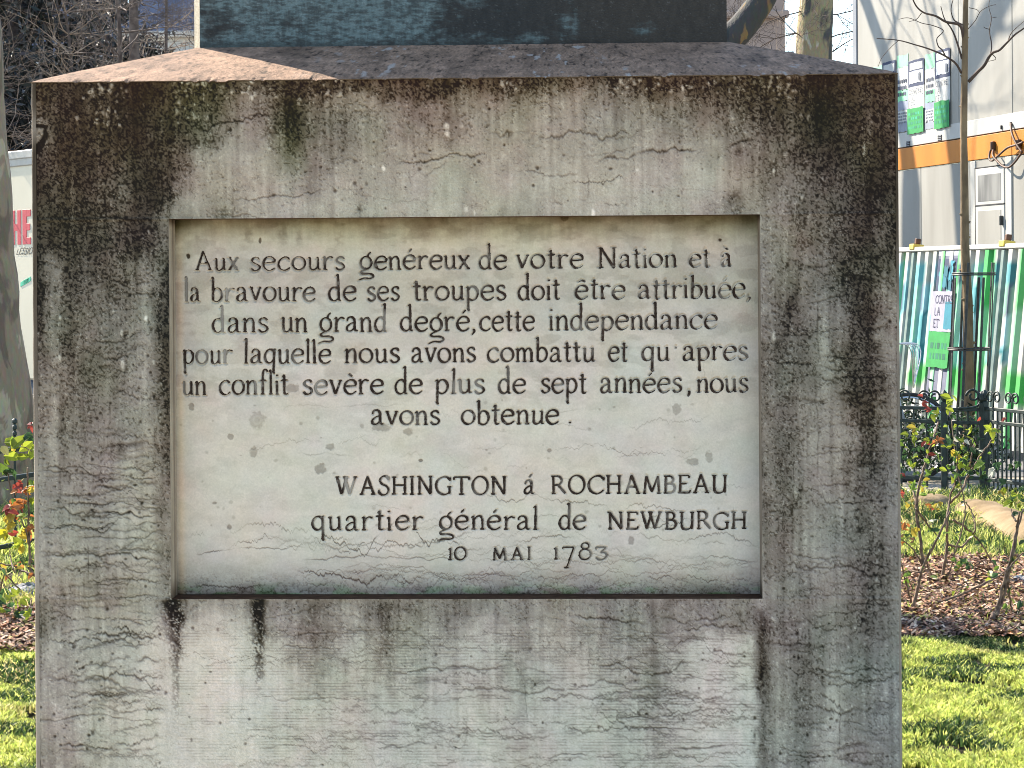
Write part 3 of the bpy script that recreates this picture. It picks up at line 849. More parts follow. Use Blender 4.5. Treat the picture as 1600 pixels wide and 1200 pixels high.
GL = {
    'a': (.84, [S((.1, .78), (.22, .98), (.45, 1.0), (.6, .82), (.61, .5), (.62, .14), (.72, 0), (.84, .03)), S((.61, .6), (.34, .52), (.1, .3), (.1, .06), (.3, -.02), (.5, .1), (.61, .26)), S((.1, .8), (.13, .74), (.16, .78))]),
    'b': (.84, [Ln((.14, 1.8), (.14, .02)), Ln((.0, 1.66), (.14, 1.8)), S((.14, .72), (.34, .98), (.62, .93), (.79, .55), (.68, .14), (.42, -.03), (.14, .08))]),
    'c': (.8, [S((.77, .8), (.6, .99), (.34, .96), (.1, .74), (.03, .45), (.14, .12), (.42, -.03), (.66, .04), (.8, .18))]),
    'd': (.84, [S((.68, .8), (.48, .99), (.22, .92), (.04, .55), (.12, .14), (.36, -.03), (.58, .08), (.68, .24)), Ln((.68, 1.98), (.68, 0)), Ln((.54, 1.84), (.68, 1.98)), Ln((.66, 0), (.82, 0))]),
    'e': (.86, [S((.1, .54), (.45, .56), (.82, .6)), S((.82, .6), (.76, .88), (.52, 1.02), (.24, .93), (.05, .6), (.08, .26), (.32, -.01), (.6, .0), (.84, .18))]),
    'f': (.56, [S((.62, 1.62), (.52, 1.8), (.36, 1.78), (.27, 1.5), (.26, 1.1)), Ln((.26, 1.2), (.26, 0)), Ln((.02, 1.0), (.52, 1.02)), Ln((.12, 0), (.4, 0))]),
    'g': (.84, [(True, ell(.42, .5, .37, .5)), S((.52, .99), (.6, 1.2), (.76, 1.36)), S((.5, .0), (.22, -.12), (.04, -.28), (.2, -.4), (.6, -.4), (.86, -.5), (.9, -.68), (.66, -.8), (.26, -.78), (-.12, -.94))]),
    'i': (.3, [Ln((.15, 1.0), (.15, 0)), Ln((.02, .9), (.15, 1.0)), Ln((.04, 0), (.27, 0)), ('dot', [(.16, 1.42)])]),
    'l': (.32, [Ln((.16, 1.82), (.16, 0)), Ln((.02, 1.66), (.16, 1.82)), Ln((.04, 0), (.3, 0))]),
    'm': (1.26, [Ln((.14, 1.0), (.14, 0)), Ln((.0, .88), (.14, 1.0)), S((.14, .7), (.34, .96), (.52, .96), (.62, .72)), Ln((.62, .76), (.62, 0)), S((.62, .7), (.82, .96), (1.0, .96), (1.12, .72)), Ln((1.12, .76), (1.12, 0)), Ln((.02, 0), (.26, 0)), Ln((.52, 0), (.74, 0)), Ln((1.0, 0), (1.24, 0))]),
    'n': (.84, [Ln((.14, 1.0), (.14, 0)), Ln((.0, .86), (.14, 1.0)), S((.14, .66), (.36, .94), (.58, .98), (.7, .74)), Ln((.7, .78), (.7, 0)), Ln((.02, 0), (.27, 0)), Ln((.58, 0), (.84, 0))]),
    'o': (.9, [(True, ell(.45, .49, .42, .51))]),
    'p': (.84, [Ln((.14, 1.0), (.14, -.78)), Ln((.0, .9), (.14, 1.0)), S((.14, .72), (.34, .98), (.62, .93), (.79, .55), (.68, .14), (.42, -.03), (.14, .1)), Ln((.08, -.62), (.2, -.82))]),
    'q': (.84, [S((.7, .82), (.48, .99), (.22, .92), (.04, .55), (.12, .14), (.36, -.03), (.58, .08), (.7, .28)), Ln((.7, 1.02), (.7, -.78)), Ln((.62, -.62), (.78, -.84)), Ln((.66, .98), (.8, 1.02))]),
    'r': (.66, [Ln((.14, 1.0), (.14, 0)), Ln((.0, .88), (.14, 1.0)), S((.14, .58), (.28, .84), (.46, .97), (.62, .94)), ('dot', [(.63, .91)]), Ln((.02, 0), (.3, 0))]),
    's': (.66, [S((.6, .82), (.48, .99), (.24, .98), (.1, .78), (.22, .58), (.48, .44), (.62, .24), (.5, .02), (.24, -.03), (.06, .16))]),
    't': (.52, [Ln((.24, 1.42), (.24, .12)), S((.24, .16), (.28, .02), (.4, -.02), (.52, .04)), Ln((.0, 1.0), (.5, 1.03)), Ln((.12, 1.26), (.24, 1.42))]),
    'u': (.84, [Ln((.14, 1.0), (.14, .3)), S((.14, .34), (.18, .08), (.36, -.03), (.56, .08), (.68, .3)), Ln((.69, 1.0), (.69, 0)), Ln((.0, .92), (.14, 1.0)), Ln((.56, .92), (.69, 1.0)), Ln((.68, 0), (.84, .02))]),
    'v': (.8, [Ln((.08, 1.0), (.4, 0)), Ln((.74, 1.0), (.4, 0)), Ln((-.02, 1.0), (.2, 1.0)), Ln((.62, 1.0), (.82, 1.0))]),
    'x': (.76, [Ln((.08, 1.0), (.68, 0)), Ln((.68, 1.0), (.08, 0)), Ln((-.02, 1.0), (.18, 1.0)), Ln((.58, 0), (.78, 0)), Ln((.58, 1.0), (.76, 1.0)), Ln((.0, 0), (.16, 0))]),
    ',': (.26, [S((.16, .1), (.18, -.06), (.04, -.3)), ('dot', [(.15, .08)])]),
    '.': (.3, [('dot', [(.15, .09)])]),
    "'": (.2, [Ln((.12, 1.0), (.06, .86))]),
    '-': (.4, [Ln((.02, .45), (.4, .45))]),
    'A': (.86, [Ln((.44, 1.03), (.1, 0)), Ln((.42, 1.03), (.78, 0)), Ln((.22, .36), (.66, .36)), Ln((.0, 0), (.22, 0)), Ln((.64, 0), (.88, 0))]),
    'B': (.64, [Ln((.1, 1), (.1, 0)), S((.1, 1.0), (.38, .98), (.5, .78), (.38, .57), (.1, .53)), S((.12, .53), (.46, .52), (.6, .3), (.46, .03), (.1, .0)), Ln((.0, 1), (.12, 1)), Ln((.0, 0), (.12, 0))]),
    'C': (.84, [S((.84, .8), (.66, .98), (.4, .98), (.13, .8), (.03, .48), (.15, .14), (.44, -.02), (.68, .04), (.86, .2)), Ln((.84, .94), (.84, .74))]),
    'E': (.66, [Ln((.1, 1), (.1, 0)), Ln((.0, 1), (.58, 1)), Ln((.1, .53), (.46, .53)), Ln((.0, 0), (.64, 0)), Ln((.58, 1.0), (.58, .86)), Ln((.6, .0), (.68, .16))]),
    'F': (.6, [Ln((.1, 1), (.1, 0)), Ln((.0, 1), (.58, 1)), Ln((.1, .53), (.46, .53))]),
    'G': (.86, [S((.82, .82), (.64, .98), (.4, .98), (.13, .8), (.03, .48), (.15, .14), (.44, -.02), (.68, .04), (.78, .14)), Ln((.78, .42), (.78, .02)), Ln((.66, .42), (.9, .42)), Ln((.82, .96), (.82, .76))]),
    'H': (.84, [Ln((.12, 1), (.12, 0)), Ln((.72, 1), (.72, 0)), Ln((.12, .53), (.72, .53)), Ln((.0, 1), (.24, 1)), Ln((.6, 1), (.84, 1)), Ln((.0, 0), (.24, 0)), Ln((.6, 0), (.84, 0))]),
    'I': (.26, [Ln((.13, 1), (.13, 0)), Ln((.02, 1), (.24, 1)), Ln((.02, 0), (.24, 0))]),
    'L': (.6, [Ln((.1, 1), (.1, 0)), Ln((.1, 0), (.56, 0))]),
    'M': (.98, [Ln((.16, 1), (.08, 0)), Ln((.16, 1), (.48, .08)), Ln((.82, 1), (.48, .08)), Ln((.8, 1), (.88, 0)), Ln((.0, 0), (.18, 0)), Ln((.78, 0), (.98, 0))]),
    'N': (.86, [Ln((.12, 1), (.12, 0)), Ln((.12, 1), (.74, -.02)), Ln((.74, 1), (.74, 0)), Ln((.0, 1), (.14, 1)), Ln((.64, 1), (.84, 1)), Ln((.02, 0), (.24, 0))]),
    'O': (.9, [(True, ell(.45, .5, .42, .52))]),
    'R': (.76, [Ln((.1, 1), (.1, 0)), S((.1, 1.0), (.42, .98), (.56, .76), (.42, .52), (.1, .48)), Ln((.34, .5), (.74, 0)), Ln((.0, 1), (.12, 1)), Ln((.0, 0), (.22, 0))]),
    'S': (.62, [S((.56, .84), (.44, .99), (.22, .98), (.08, .78), (.2, .58), (.46, .45), (.58, .24), (.46, .01), (.2, -.02), (.04, .16)), Ln((.57, .96), (.57, .78)), Ln((.04, .24), (.04, .04))]),
    'T': (.86, [Ln((.43, 1), (.43, 0)), Ln((.02, 1), (.84, 1)), Ln((.02, 1), (.0, .84)), Ln((.84, 1), (.87, .84)), Ln((.3, 0), (.56, 0))]),
    'U': (.84, [Ln((.12, 1), (.12, .3)), S((.12, .34), (.18, .06), (.42, -.02), (.64, .08), (.71, .34)), Ln((.71, 1), (.71, .0)), Ln((.0, 1), (.24, 1)), Ln((.6, 1), (.82, 1))]),
    'W': (1.2, [Ln((.08, 1), (.34, 0)), Ln((.62, 1), (.34, 0)), Ln((.5, 1), (.78, 0)), Ln((1.1, 1), (.78, 0)), Ln((.0, 1), (.2, 1)), Ln((.42, 1), (.7, 1)), Ln((1.0, 1), (1.2, 1))]),
    '1': (.34, [Ln((.2, 1), (.2, 0)), Ln((.06, .86), (.2, 1)), Ln((.06, 0), (.34, 0))]),
    '0': (.9, [(True, ell(.45, .5, .42, .52))]),
    '7': (.84, [Ln((.02, 1.0), (.8, 1.0)), Ln((.8, 1.0), (.3, -.72)), Ln((.02, 1.0), (.0, .86)), Ln((.1, -.72), (.46, -.72))]),
    '8': (.84, [(True, ell(.42, 1.12, .27, .26)), (True, ell(.42, .42, .4, .44))]),
    '3': (.84, [Ln((.06, 1.02), (.78, 1.02)), Ln((.78, 1.02), (.4, .58)), S((.4, .58), (.68, .56), (.8, .3), (.62, .02), (.3, -.04), (.04, .12)), Ln((.06, 1.02), (.03, .86))]),
}
ACC = {'é': ('e', 'acute'), 'è': ('e', 'grave'), 'ê': ('e', 'circ'), 'à': ('a', 'grave'), 'á': ('a', 'acute')}


def catmull(p, n=7):
    p = np.asarray(p, float)
    if len(p) < 3:
        return p
    q = np.vstack((2 * p[0] - p[1], p, 2 * p[-1] - p[-2]))
    out = []
    for i in range(1, len(q) - 2):
        t = np.linspace(0, 1, n, endpoint=False)[:, None]
        a, b, c, d = q[i - 1], q[i], q[i + 1], q[i + 2]
        out.append(.5 * ((2 * b) + (c - a) * t + (2 * a - 5 * b + 4 * c - d) * t ** 2 + (3 * b - a - 3 * c + d) * t ** 3))
    return np.vstack(out + [p[-1:]])


def glyph_strokes(ch):
    if ch in ACC:
        base, kind = ACC[ch]
        w, st = GL[base]
        m = {'acute': [Ln((.4, 1.26), (.6, 1.5))], 'grave': [Ln((.34, 1.46), (.56, 1.28))], 'circ': [Ln((.2, 1.26), (.44, 1.42)), Ln((.44, 1.42), (.66, 1.3))]}[kind]
        return w, st + m
    return GL[ch]


def word_strokes(word, x0, x1, ybase0, ybase1, h, gap=.16, rnd=None, cap=1.0):
    """Strokes in photo pixels, the word stretched between x0 and x1 on a slightly sloping baseline."""
    gl = []
    for c in word:
        w, st = glyph_strokes(c)
        if cap != 1.0 and c.isupper():
            w, st = w * cap, [(s[0], [(a * cap, b * cap) for a, b in s[1]]) for s in st]
        gl.append((w, st))
    nat = sum(g[0] for g in gl) * h
    n = max(1, len(word) - 1)
    hs = min(1.18, max(.86, (x1 - x0) / (nat + gap * h * n)))
    tr = ((x1 - x0) - nat * hs) / n if len(word) > 1 else 0
    out, x = [], x0
    for (w, st) in gl:
        dy = rnd.normal(0, .017) * h
        sc = 1 + rnd.normal(0, .02)
        sk = rnd.normal(0, .018)
        for s in st:
            pts = np.asarray(s[1], float)
            if s[0] is True:
                pts = catmull(pts)
            px = x + (pts[:, 0] + sk * pts[:, 1]) * h * hs
            yb = ybase0 + (ybase1 - ybase0) * (px - x0) / max(1, x1 - x0)
            out.append((s[0], np.stack((px, yb + dy - pts[:, 1] * h * sc), 1)))
        x += w * h * hs + tr
    return out


def add_strokes(mb, strokes, place, thin, thick, nib=28.0, wear=None, step=1.0, rough=0.0, rnd=None):
    """Ribbons with a broad-nib modulation; place(px, py, k) gives the 3-D point; each ribbon lies a hair above the last."""
    for k, (kind, p) in enumerate(strokes):
        lay = k % 9
        if kind == 'dot':
            c = p[0]
            a = np.linspace(0, 2 * math.pi, 9)[:-1]
            r = thick * .62 * (1 + .15 * np.sin(3 * a))
            q = np.stack((c[0] + r * np.cos(a), c[1] + r * np.sin(a) * 1.05), 1)
            mb.add(place(q[:, 0], q[:, 1], lay), [tuple(range(8))], None)
            if wear is not None:
                mb.c.append(wear(q[:, 0], q[:, 1]))
            continue
        seg = np.hypot(*np.diff(p, axis=0).T)
        t = np.concatenate(([0], np.cumsum(seg)))
        m = max(3, int(t[-1] / step) + 1)
        tt = np.linspace(0, t[-1], m)
        q = np.stack((np.interp(tt, t, p[:, 0]), np.interp(tt, t, p[:, 1])), 1)
        d = np.gradient(q, axis=0)
        d /= np.linalg.norm(d, axis=1)[:, None] + 1e-9
        ang = np.degrees(np.arctan2(-d[:, 1], d[:, 0]))
        w = thin + (thick - thin) * np.abs(np.sin(np.radians(ang - nib)))
        if m > 4:
            w = np.convolve(np.pad(w, 2, 'edge'), np.ones(5) / 5, 'valid')
        if rough and rnd is not None:
            w = w * (1 + rough * (rnd.random(m) - .5)) + .0
        w = w * np.clip(.72 + .4 * np.minimum(np.arange(m), np.arange(m)[::-1]) / 3.0, 0, 1)
        nrm = np.stack((-d[:, 1], d[:, 0]), 1)
        a, b = q + nrm * w[:, None] / 2, q - nrm * w[:, None] / 2
        v = np.vstack((place(a[:, 0], a[:, 1], lay), place(b[:, 0], b[:, 1], lay)))
        mb.add(v, [(i, i + 1, m + i + 1, m + i) for i in range(m - 1)])
        if wear is not None:
            mb.c.append(np.vstack((wear(a[:, 0], a[:, 1]), wear(b[:, 0], b[:, 1]))))


LINES = [
    (20, [('Aux', 305, 373, 421.6, 421.2), ('secours', 392, 539, 421.2, 420.2), ('genéreux', 563, 734, 420.0, 419.4), ('de', 749, 792, 419, 419), ('votre', 807, 912, 418.8, 418.4), ('Nation', 935, 1058, 418.4, 418.2), ('et', 1078, 1110, 418, 418), ('à', 1128, 1147, 417.6, 417.6)]),
    (21, [('la', 289, 313, 470, 470), ('bravoure', 330, 493, 469.6, 469), ('de', 514, 557, 468.8, 468.8), ('ses', 574, 624, 468.6, 468.6), ('troupes', 646, 791, 468.4, 468), ('doit', 810, 875, 467.6, 467.4), ('être', 899, 977, 467.2, 467), ('attribuée,', 998, 1174, 467, 466.6)]),
    (21, [('dans', 332, 419, 518, 518), ('un', 440, 480, 517.6, 517.6), ('grand', 500, 604, 517.4, 516.6), ('degré,', 626, 743, 516.6, 516.4), ('cette', 750, 835, 516.2, 515.8), ('independance', 858, 1121, 515.8, 514)]),
    (21, [('pour', 286, 362, 567, 567), ('laquelle', 381, 517, 566.6, 566.4), ('nous', 539, 624, 566, 565.6), ('avons', 643, 743, 565.4, 565), ('combattu', 762, 929, 565, 564.2), ('et', 951, 980, 564, 564), ('qu', 1003, 1046, 563.6, 563.6), ("'", 1055, 1060, 562, 562), ('apres', 1067, 1169, 563.4, 563)]),
    (21, [('un', 285, 322, 616, 616), ('conflit', 343, 450, 615.6, 615.4), ('sevère', 473, 599, 615.2, 614.6), ('de', 617, 660, 614.4, 614.4), ('plus', 680, 757, 614.2, 614), ('de', 779, 821, 613.8, 613.8), ('sept', 845, 916, 613.6, 613.4), ('années', 938, 1065, 613.2, 612.8), (',', 1074, 1079, 612.6, 612.6), ('nous', 1089, 1169, 612.6, 612.4)]),
    (20.5, [('avons', 580, 687, 662.8, 662.6), ('obtenue', 721, 873, 662.4, 661.8), ('.', 888, 894, 661.6, 661.6)]),
    (27, [('WASHINGTON', 524, 791, 772.6, 771.8), ('ROCHAMBEAU', 862, 1136, 770.8, 770.2)]),
    (20.5, [('quartier', 487, 660, 828, 827.2), ('général', 686, 840, 827.2, 826.8), ('de', 873, 915, 826.6, 826.6)]),
    (18.5, [('10', 699, 728, 874.6, 874.6), ('MAI', 770, 829, 874.4, 874.2), ('1783', 864, 948, 874, 873.6)]),
]
FADE = [(291, 452, 5, 22, .55), (355, 455, 8, 14, .75), (349, 500, 5, 30, .65), (316, 555, 9, 14, .5), (350, 558, 7, 14, .7), (288, 605, 8, 14, .45), (402, 590, 5, 26, .6), (500, 604, 9, 12, .7), (546, 757, 8, 18, .8),
        (602, 502, 10, 16, .45), (715, 605, 8, 14, .5), (745, 602, 8, 14, .45), (930, 545, 24, 10, .25), (873, 600, 6, 6, .6), (984, 760, 5, 10, .5), (1050, 762, 8, 14, .6), (1112, 815, 12, 16, .35), (608, 745, 5, 10, .6), (372, 408, 10, 14, .4), (1058, 545, 4, 6, .4), (936, 862, 16, 14, .4), (1172, 455, 6, 10, .2), (475, 602, 8, 10, .3)]


def letter_wear(x, y):
    w = smooth(fbm(x / 26, y / 22, 401, 4), .58, .82) * .34 + smooth(vnoise(x / 3.6, y / 3.6, 405), .70, 1.0) * .35
    for (fx, fy, a, b, s) in FADE:
        w = np.maximum(w, s * smooth(1.3 - np.hypot((x - fx) / a, (y - fy) / b), 0, .5))
    w = np.clip(w, 0, .9)[:, None]
    dark = np.array((.024, .016, .0115)) * (0.8 + 1.2 * vnoise(x / 9, y / 9, 409))[:, None]
    return dark * (1 - w) + np.array((.33, .30, .25)) * w


def place_panel(px, py, lay):
    """Point on the panel; lay is the depth below its face in metres."""
    r = np.stack(((px - 800) / F, (HOR - py) / F), 1)
    d = np.stack((r[:, 0] * CR + r[:, 1] * SR, np.ones(len(px)), -r[:, 0] * SR + r[:, 1] * CR), 1)
    t = ((P0 - np.array((0, 0, EYE))) @ B + RD + lay) / (d @ B)
    return np.array((0, 0, EYE)) + d * t[:, None]


def nib_path(kind, p, thin, thick, rnd, nib=28.0, rough=.3, step=1.0):
    """Centre line, normals and widths (in pixels) of one cut stroke."""
    if kind == 'dot':
        c = p[0]
        q = np.stack((np.full(5, c[0]), c[1] + np.linspace(-1, 1, 5) * thick * .35), 1)
        return q, np.tile((1.0, 0.0), (5, 1)), thick * np.array((.45, .95, 1.15, .95, .45))
    seg = np.hypot(*np.diff(p, axis=0).T)
    t = np.concatenate(([0], np.cumsum(seg)))
    m = max(3, int(t[-1] / step) + 1)
    tt = np.linspace(0, t[-1], m)
    q = np.stack((np.interp(tt, t, p[:, 0]), np.interp(tt, t, p[:, 1])), 1)
    d = np.gradient(q, axis=0)
    d /= np.linalg.norm(d, axis=1)[:, None] + 1e-9
    ang = np.degrees(np.arctan2(-d[:, 1], d[:, 0]))
    w = thin + (thick - thin) * np.abs(np.sin(np.radians(ang - nib)))
    if m > 4:
        w = np.convolve(np.pad(w, 2, 'edge'), np.ones(5) / 5, 'valid')
    w = w * (1 + rough * (rnd.random(m) - .5)) * (.82 + .36 * vnoise(tt / 6.0, tt * 0 + rnd.integers(1, 99)))
    w = w * np.clip(.72 + .4 * np.minimum(np.arange(m), np.arange(m)[::-1]) / 3.0, 0, 1)
    return q, np.stack((-d[:, 1], d[:, 0]), 1), w


M_LETTER = mat_attr('letter_paint', rough=0.85, spec=0.1)
LR = np.random.default_rng(8)
CUTS = []
for h, words in LINES:
    st = []
    for (wd, x0, x1, ya, yb) in words:
        st += word_strokes(wd, x0, x1, ya, yb, h, rnd=LR, cap=1.5 if h in (20, 21) else 1.0)
    if h == 27:
        st += word_strokes('á', 818, 837, 771.4, 771.4, 20, rnd=LR)
    if words[0][0] == 'quartier':
        st += word_strokes('NEWBURGH', 950, 1166, 826.4, 826, 26, rnd=LR)
    thin, thick = (1.6, 3.75) if h > 19 else (1.45, 3.1)
    CUTS.append([nib_path(k, p, thin, thick, LR) for k, p in st])
GROOVE = np.zeros(X2.shape)
gx_, gy_ = X2[0], Y2[:, 0]
for line in CUTS:
    for q, nr, w in line:
        for (x, y), ww in zip(q, w):
            m = ww / 2 + 1.15
            c0, c1 = np.searchsorted(gx_, (x - m, x + m))
            r0, r1 = np.searchsorted(gy_, (y - m, y + m))
            if c1 <= c0 or r1 <= r0:
                continue
            d = np.hypot(gx_[c0:c1][None, :] - x, gy_[r0:r1][:, None] - y)
            GROOVE[r0:r1, c0:c1] = np.maximum(GROOVE[r0:r1, c0:c1], np.maximum(.0012, .0046 * np.clip((m - d) / m, 0, 1)) * (d < m))
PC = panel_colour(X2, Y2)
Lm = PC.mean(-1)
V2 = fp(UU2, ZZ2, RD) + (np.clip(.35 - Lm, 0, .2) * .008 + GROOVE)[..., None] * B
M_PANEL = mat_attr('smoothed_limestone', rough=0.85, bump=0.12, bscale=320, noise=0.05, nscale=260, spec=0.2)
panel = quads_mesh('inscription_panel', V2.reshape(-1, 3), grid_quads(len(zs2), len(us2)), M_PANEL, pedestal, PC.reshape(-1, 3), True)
panel['label'] = 'smoother pale recessed panel carved with French lettering'


for line in CUTS:
    mb = MB()
    for k, (q, nr, w) in enumerate(line):
        lay = (k % 9) * .00004
        m = len(q)
        a, b = q + nr * w[:, None] / 2, q - nr * w[:, None] / 2
        V = np.vstack((place_panel(a[:, 0], a[:, 1], .0002 + lay), place_panel(q[:, 0], q[:, 1], .0009 + lay), place_panel(b[:, 0], b[:, 1], .0002 + lay)))
        mb.add(V, [(i, i + 1, m + i + 1, m + i) for i in range(m - 1)] + [(m + i, m + i + 1, 2 * m + i + 1, 2 * m + i) for i in range(m - 1)])
        mb.c.append(np.vstack((letter_wear(a[:, 0], a[:, 1]), letter_wear(q[:, 0], q[:, 1]), letter_wear(b[:, 0], b[:, 1]))))
    mb.build('inscription_line', M_LETTER, panel)

# ------------------------------------------------------------------ bronze block on the pedestal
bronze = thing('bronze_block', 'dark blue green patinated bronze block standing on the sloping top of the pedestal', 'statue base', P0 + E * (BL + BR) / 2 + B * W / 2 + ZUP * (ZTOP + RISE - .01))
zb0, zb1 = ZTOP + RISE - .012, ZTOP + RISE + .95
CHW = 0.020


def bronze_colour(X, Y, s=0):
    n1 = fbm(X / 60, Y / 34, 501 + s, 5)
    n2 = .55 * fbm(X / 9, Y / 2.8, 503 + s, 4) + .25 * fbm(X / 14, Y / 11, 505 + s, 4) + .2 * fbm(X / 2.2, Y / 12, 506 + s, 3)
    n3 = fbm(X / 5, Y / 16, 507 + s, 3)
    g = grain(X, Y, 509)
    pat = smooth(n1 + .35 * (n2 - .5) + .34 * np.exp(-((X - 490) / 150) ** 2) - .30 * smooth(X, 820, 1120) - .06 * smooth(X, 620, 760), .36, .72)
    pat = pat * (.35 + 1.0 * smooth(n2, .36, .64))
    dark = np.stack((.020 + .022 * n3, .024 + .022 * n3, .025 + .02 * n3), -1)
    warm = smooth(X, 760, 1000)[..., None]
    dark = dark * (1 - warm) + warm * np.stack((.034 + .026 * n3, .032 + .024 * n3, .027 + .02 * n3), -1)
    blue = np.stack((.085 + .08 * n3, .135 + .10 * n3, .142 + .10 * n3), -1)
    c = dark * (1 - pat[..., None]) + blue * pat[..., None]
    sc = smooth(g, .74, .92)[..., None] * .07
    c = c + sc * np.array((.9, 1.0, 1.0))
    low = smooth(Y, 58, 72)[..., None] * .55
    c = c * (1 - low * smooth(n2, .2, .6)[..., None])
    return np.clip(c * np.array((.60, .57, .56)), .004, .6)


M_BRONZE = mat_attr('patinated_bronze', rough=0.55, bump=0.4, bscale=120, noise=0.25, nscale=220, spec=0.2, stretch=(1, 1, 2.2))
Vb, Qb, Cb, nb = [], [], [], 0
u, z = np.meshgrid(np.linspace(BL + .004, BR - .004, 560), np.concatenate((np.linspace(zb0, zb0 + .16, 90), np.linspace(zb0 + .17, zb1, 60)))[::-1])
P = fp(u, z, INS)
X, Y = to_px(P)
Vb.append(P.reshape(-1, 3)); Qb.append(grid_quads(*u.shape) + nb); Cb.append(bronze_colour(X, Y).reshape(-1, 3)); nb += u.size
sides = [((BL + .004, INS), (BL - .012, INS + CHW)), ((BL - .012, INS + CHW), (BL - .012, W - INS)), ((BL - .012, W - INS), (BR - .004, W - INS)), ((BR - .004, W - INS), (BR - .004, INS))]
for k, ((ua, oa), (ub, ob)) in enumerate(sides):
    s, z = np.meshgrid(np.linspace(0, 1, 24), np.linspace(zb0 - (.02 if k in (0,) else 0), zb1, 60)[::-1])
    uu_, oo_ = ua + (ub - ua) * s, oa + (ob - oa) * s
    P = P0 + uu_[..., None] * E + oo_[..., None] * B + z[..., None] * ZUP
    X, Y = to_px(P)
    if k == 0:                  # chamfered corner, painted pale to look sunlit
        n = fbm(s * 3, z * 20, 521, 3)
        c = np.stack((.36 + .16 * n, .31 + .14 * n, .22 + .10 * n), -1)
    else:
        c = bronze_colour(s * 900, z * 700, 9 + k)
    Vb.append(P.reshape(-1, 3)); Qb.append(grid_quads(*s.shape) + nb); Cb.append(c.reshape(-1, 3)); nb += s.size
for zc in (zb1,):
    s, t = np.meshgrid(np.linspace(0, 1, 12), np.linspace(0, 1, 12))
    P = P0 + (BL + (BR - BL) * s)[..., None] * E + (INS + (W - 2 * INS) * t)[..., None] * B + ZUP * zc
    Vb.append(P.reshape(-1, 3)); Qb.append(grid_quads(12, 12) + nb); Cb.append(np.full((144, 3), .05)); nb += 144
quads_mesh('bronze_shaft', np.vstack(Vb), np.vstack(Qb), M_BRONZE, bronze, np.vstack(Cb))


# ------------------------------------------------------------------ ground, lawn, planting bed
def sheet(name, x0, x1, y0, y1, z, mat, nx=2, ny=2, bump=0.0, s=0):
    x, y = np.meshgrid(np.linspace(x0, x1, nx), np.linspace(y0, y1, ny))
    zz = z + bump * (fbm(x * 1.7, y * 1.7, s, 4) - .5) * 2
    P = np.stack((x, y, zz), -1)
    o = quads_mesh(name, P.reshape(-1, 3), grid_quads(ny, nx), mat, smooth=True)
    o['kind'] = 'structure'
    return o


M_GROUND = mat_noise('sandy_ground', (.30, .26, .20, 1), (.40, .35, .28, 1), scale=3, rough=.95, bump=.4, bscale=60)
M_SOIL = mat_noise('lawn_soil', (.012, .014, .006, 1), (.035, .032, .014, 1), scale=5, rough=.95, bump=.6, bscale=40)
M_BED = mat_noise('bed_soil', (.035, .022, .015, 1), (.11, .07, .045, 1), scale=14, rough=.95, bump=.8, bscale=50)
M_PAVE = mat_noise('pavement_asphalt', (.10, .10, .10, 1), (.16, .155, .15, 1), scale=4, rough=.9, bump=.2, bscale=200)
sheet('ground', -900, 900, -400, 1500, 0.0, M_GROUND)
sheet('lawn_ground', -9, 9, 5.4, 15.3, 0.004, M_SOIL, 120, 90, .0)
sheet('planting_bed', -9, 9, 9.25, 11.7, 0.03, M_BED, 220, 60, .022, 3)
sheet('pavement', -60, 60, 16.6, 60, 0.006, M_PAVE)


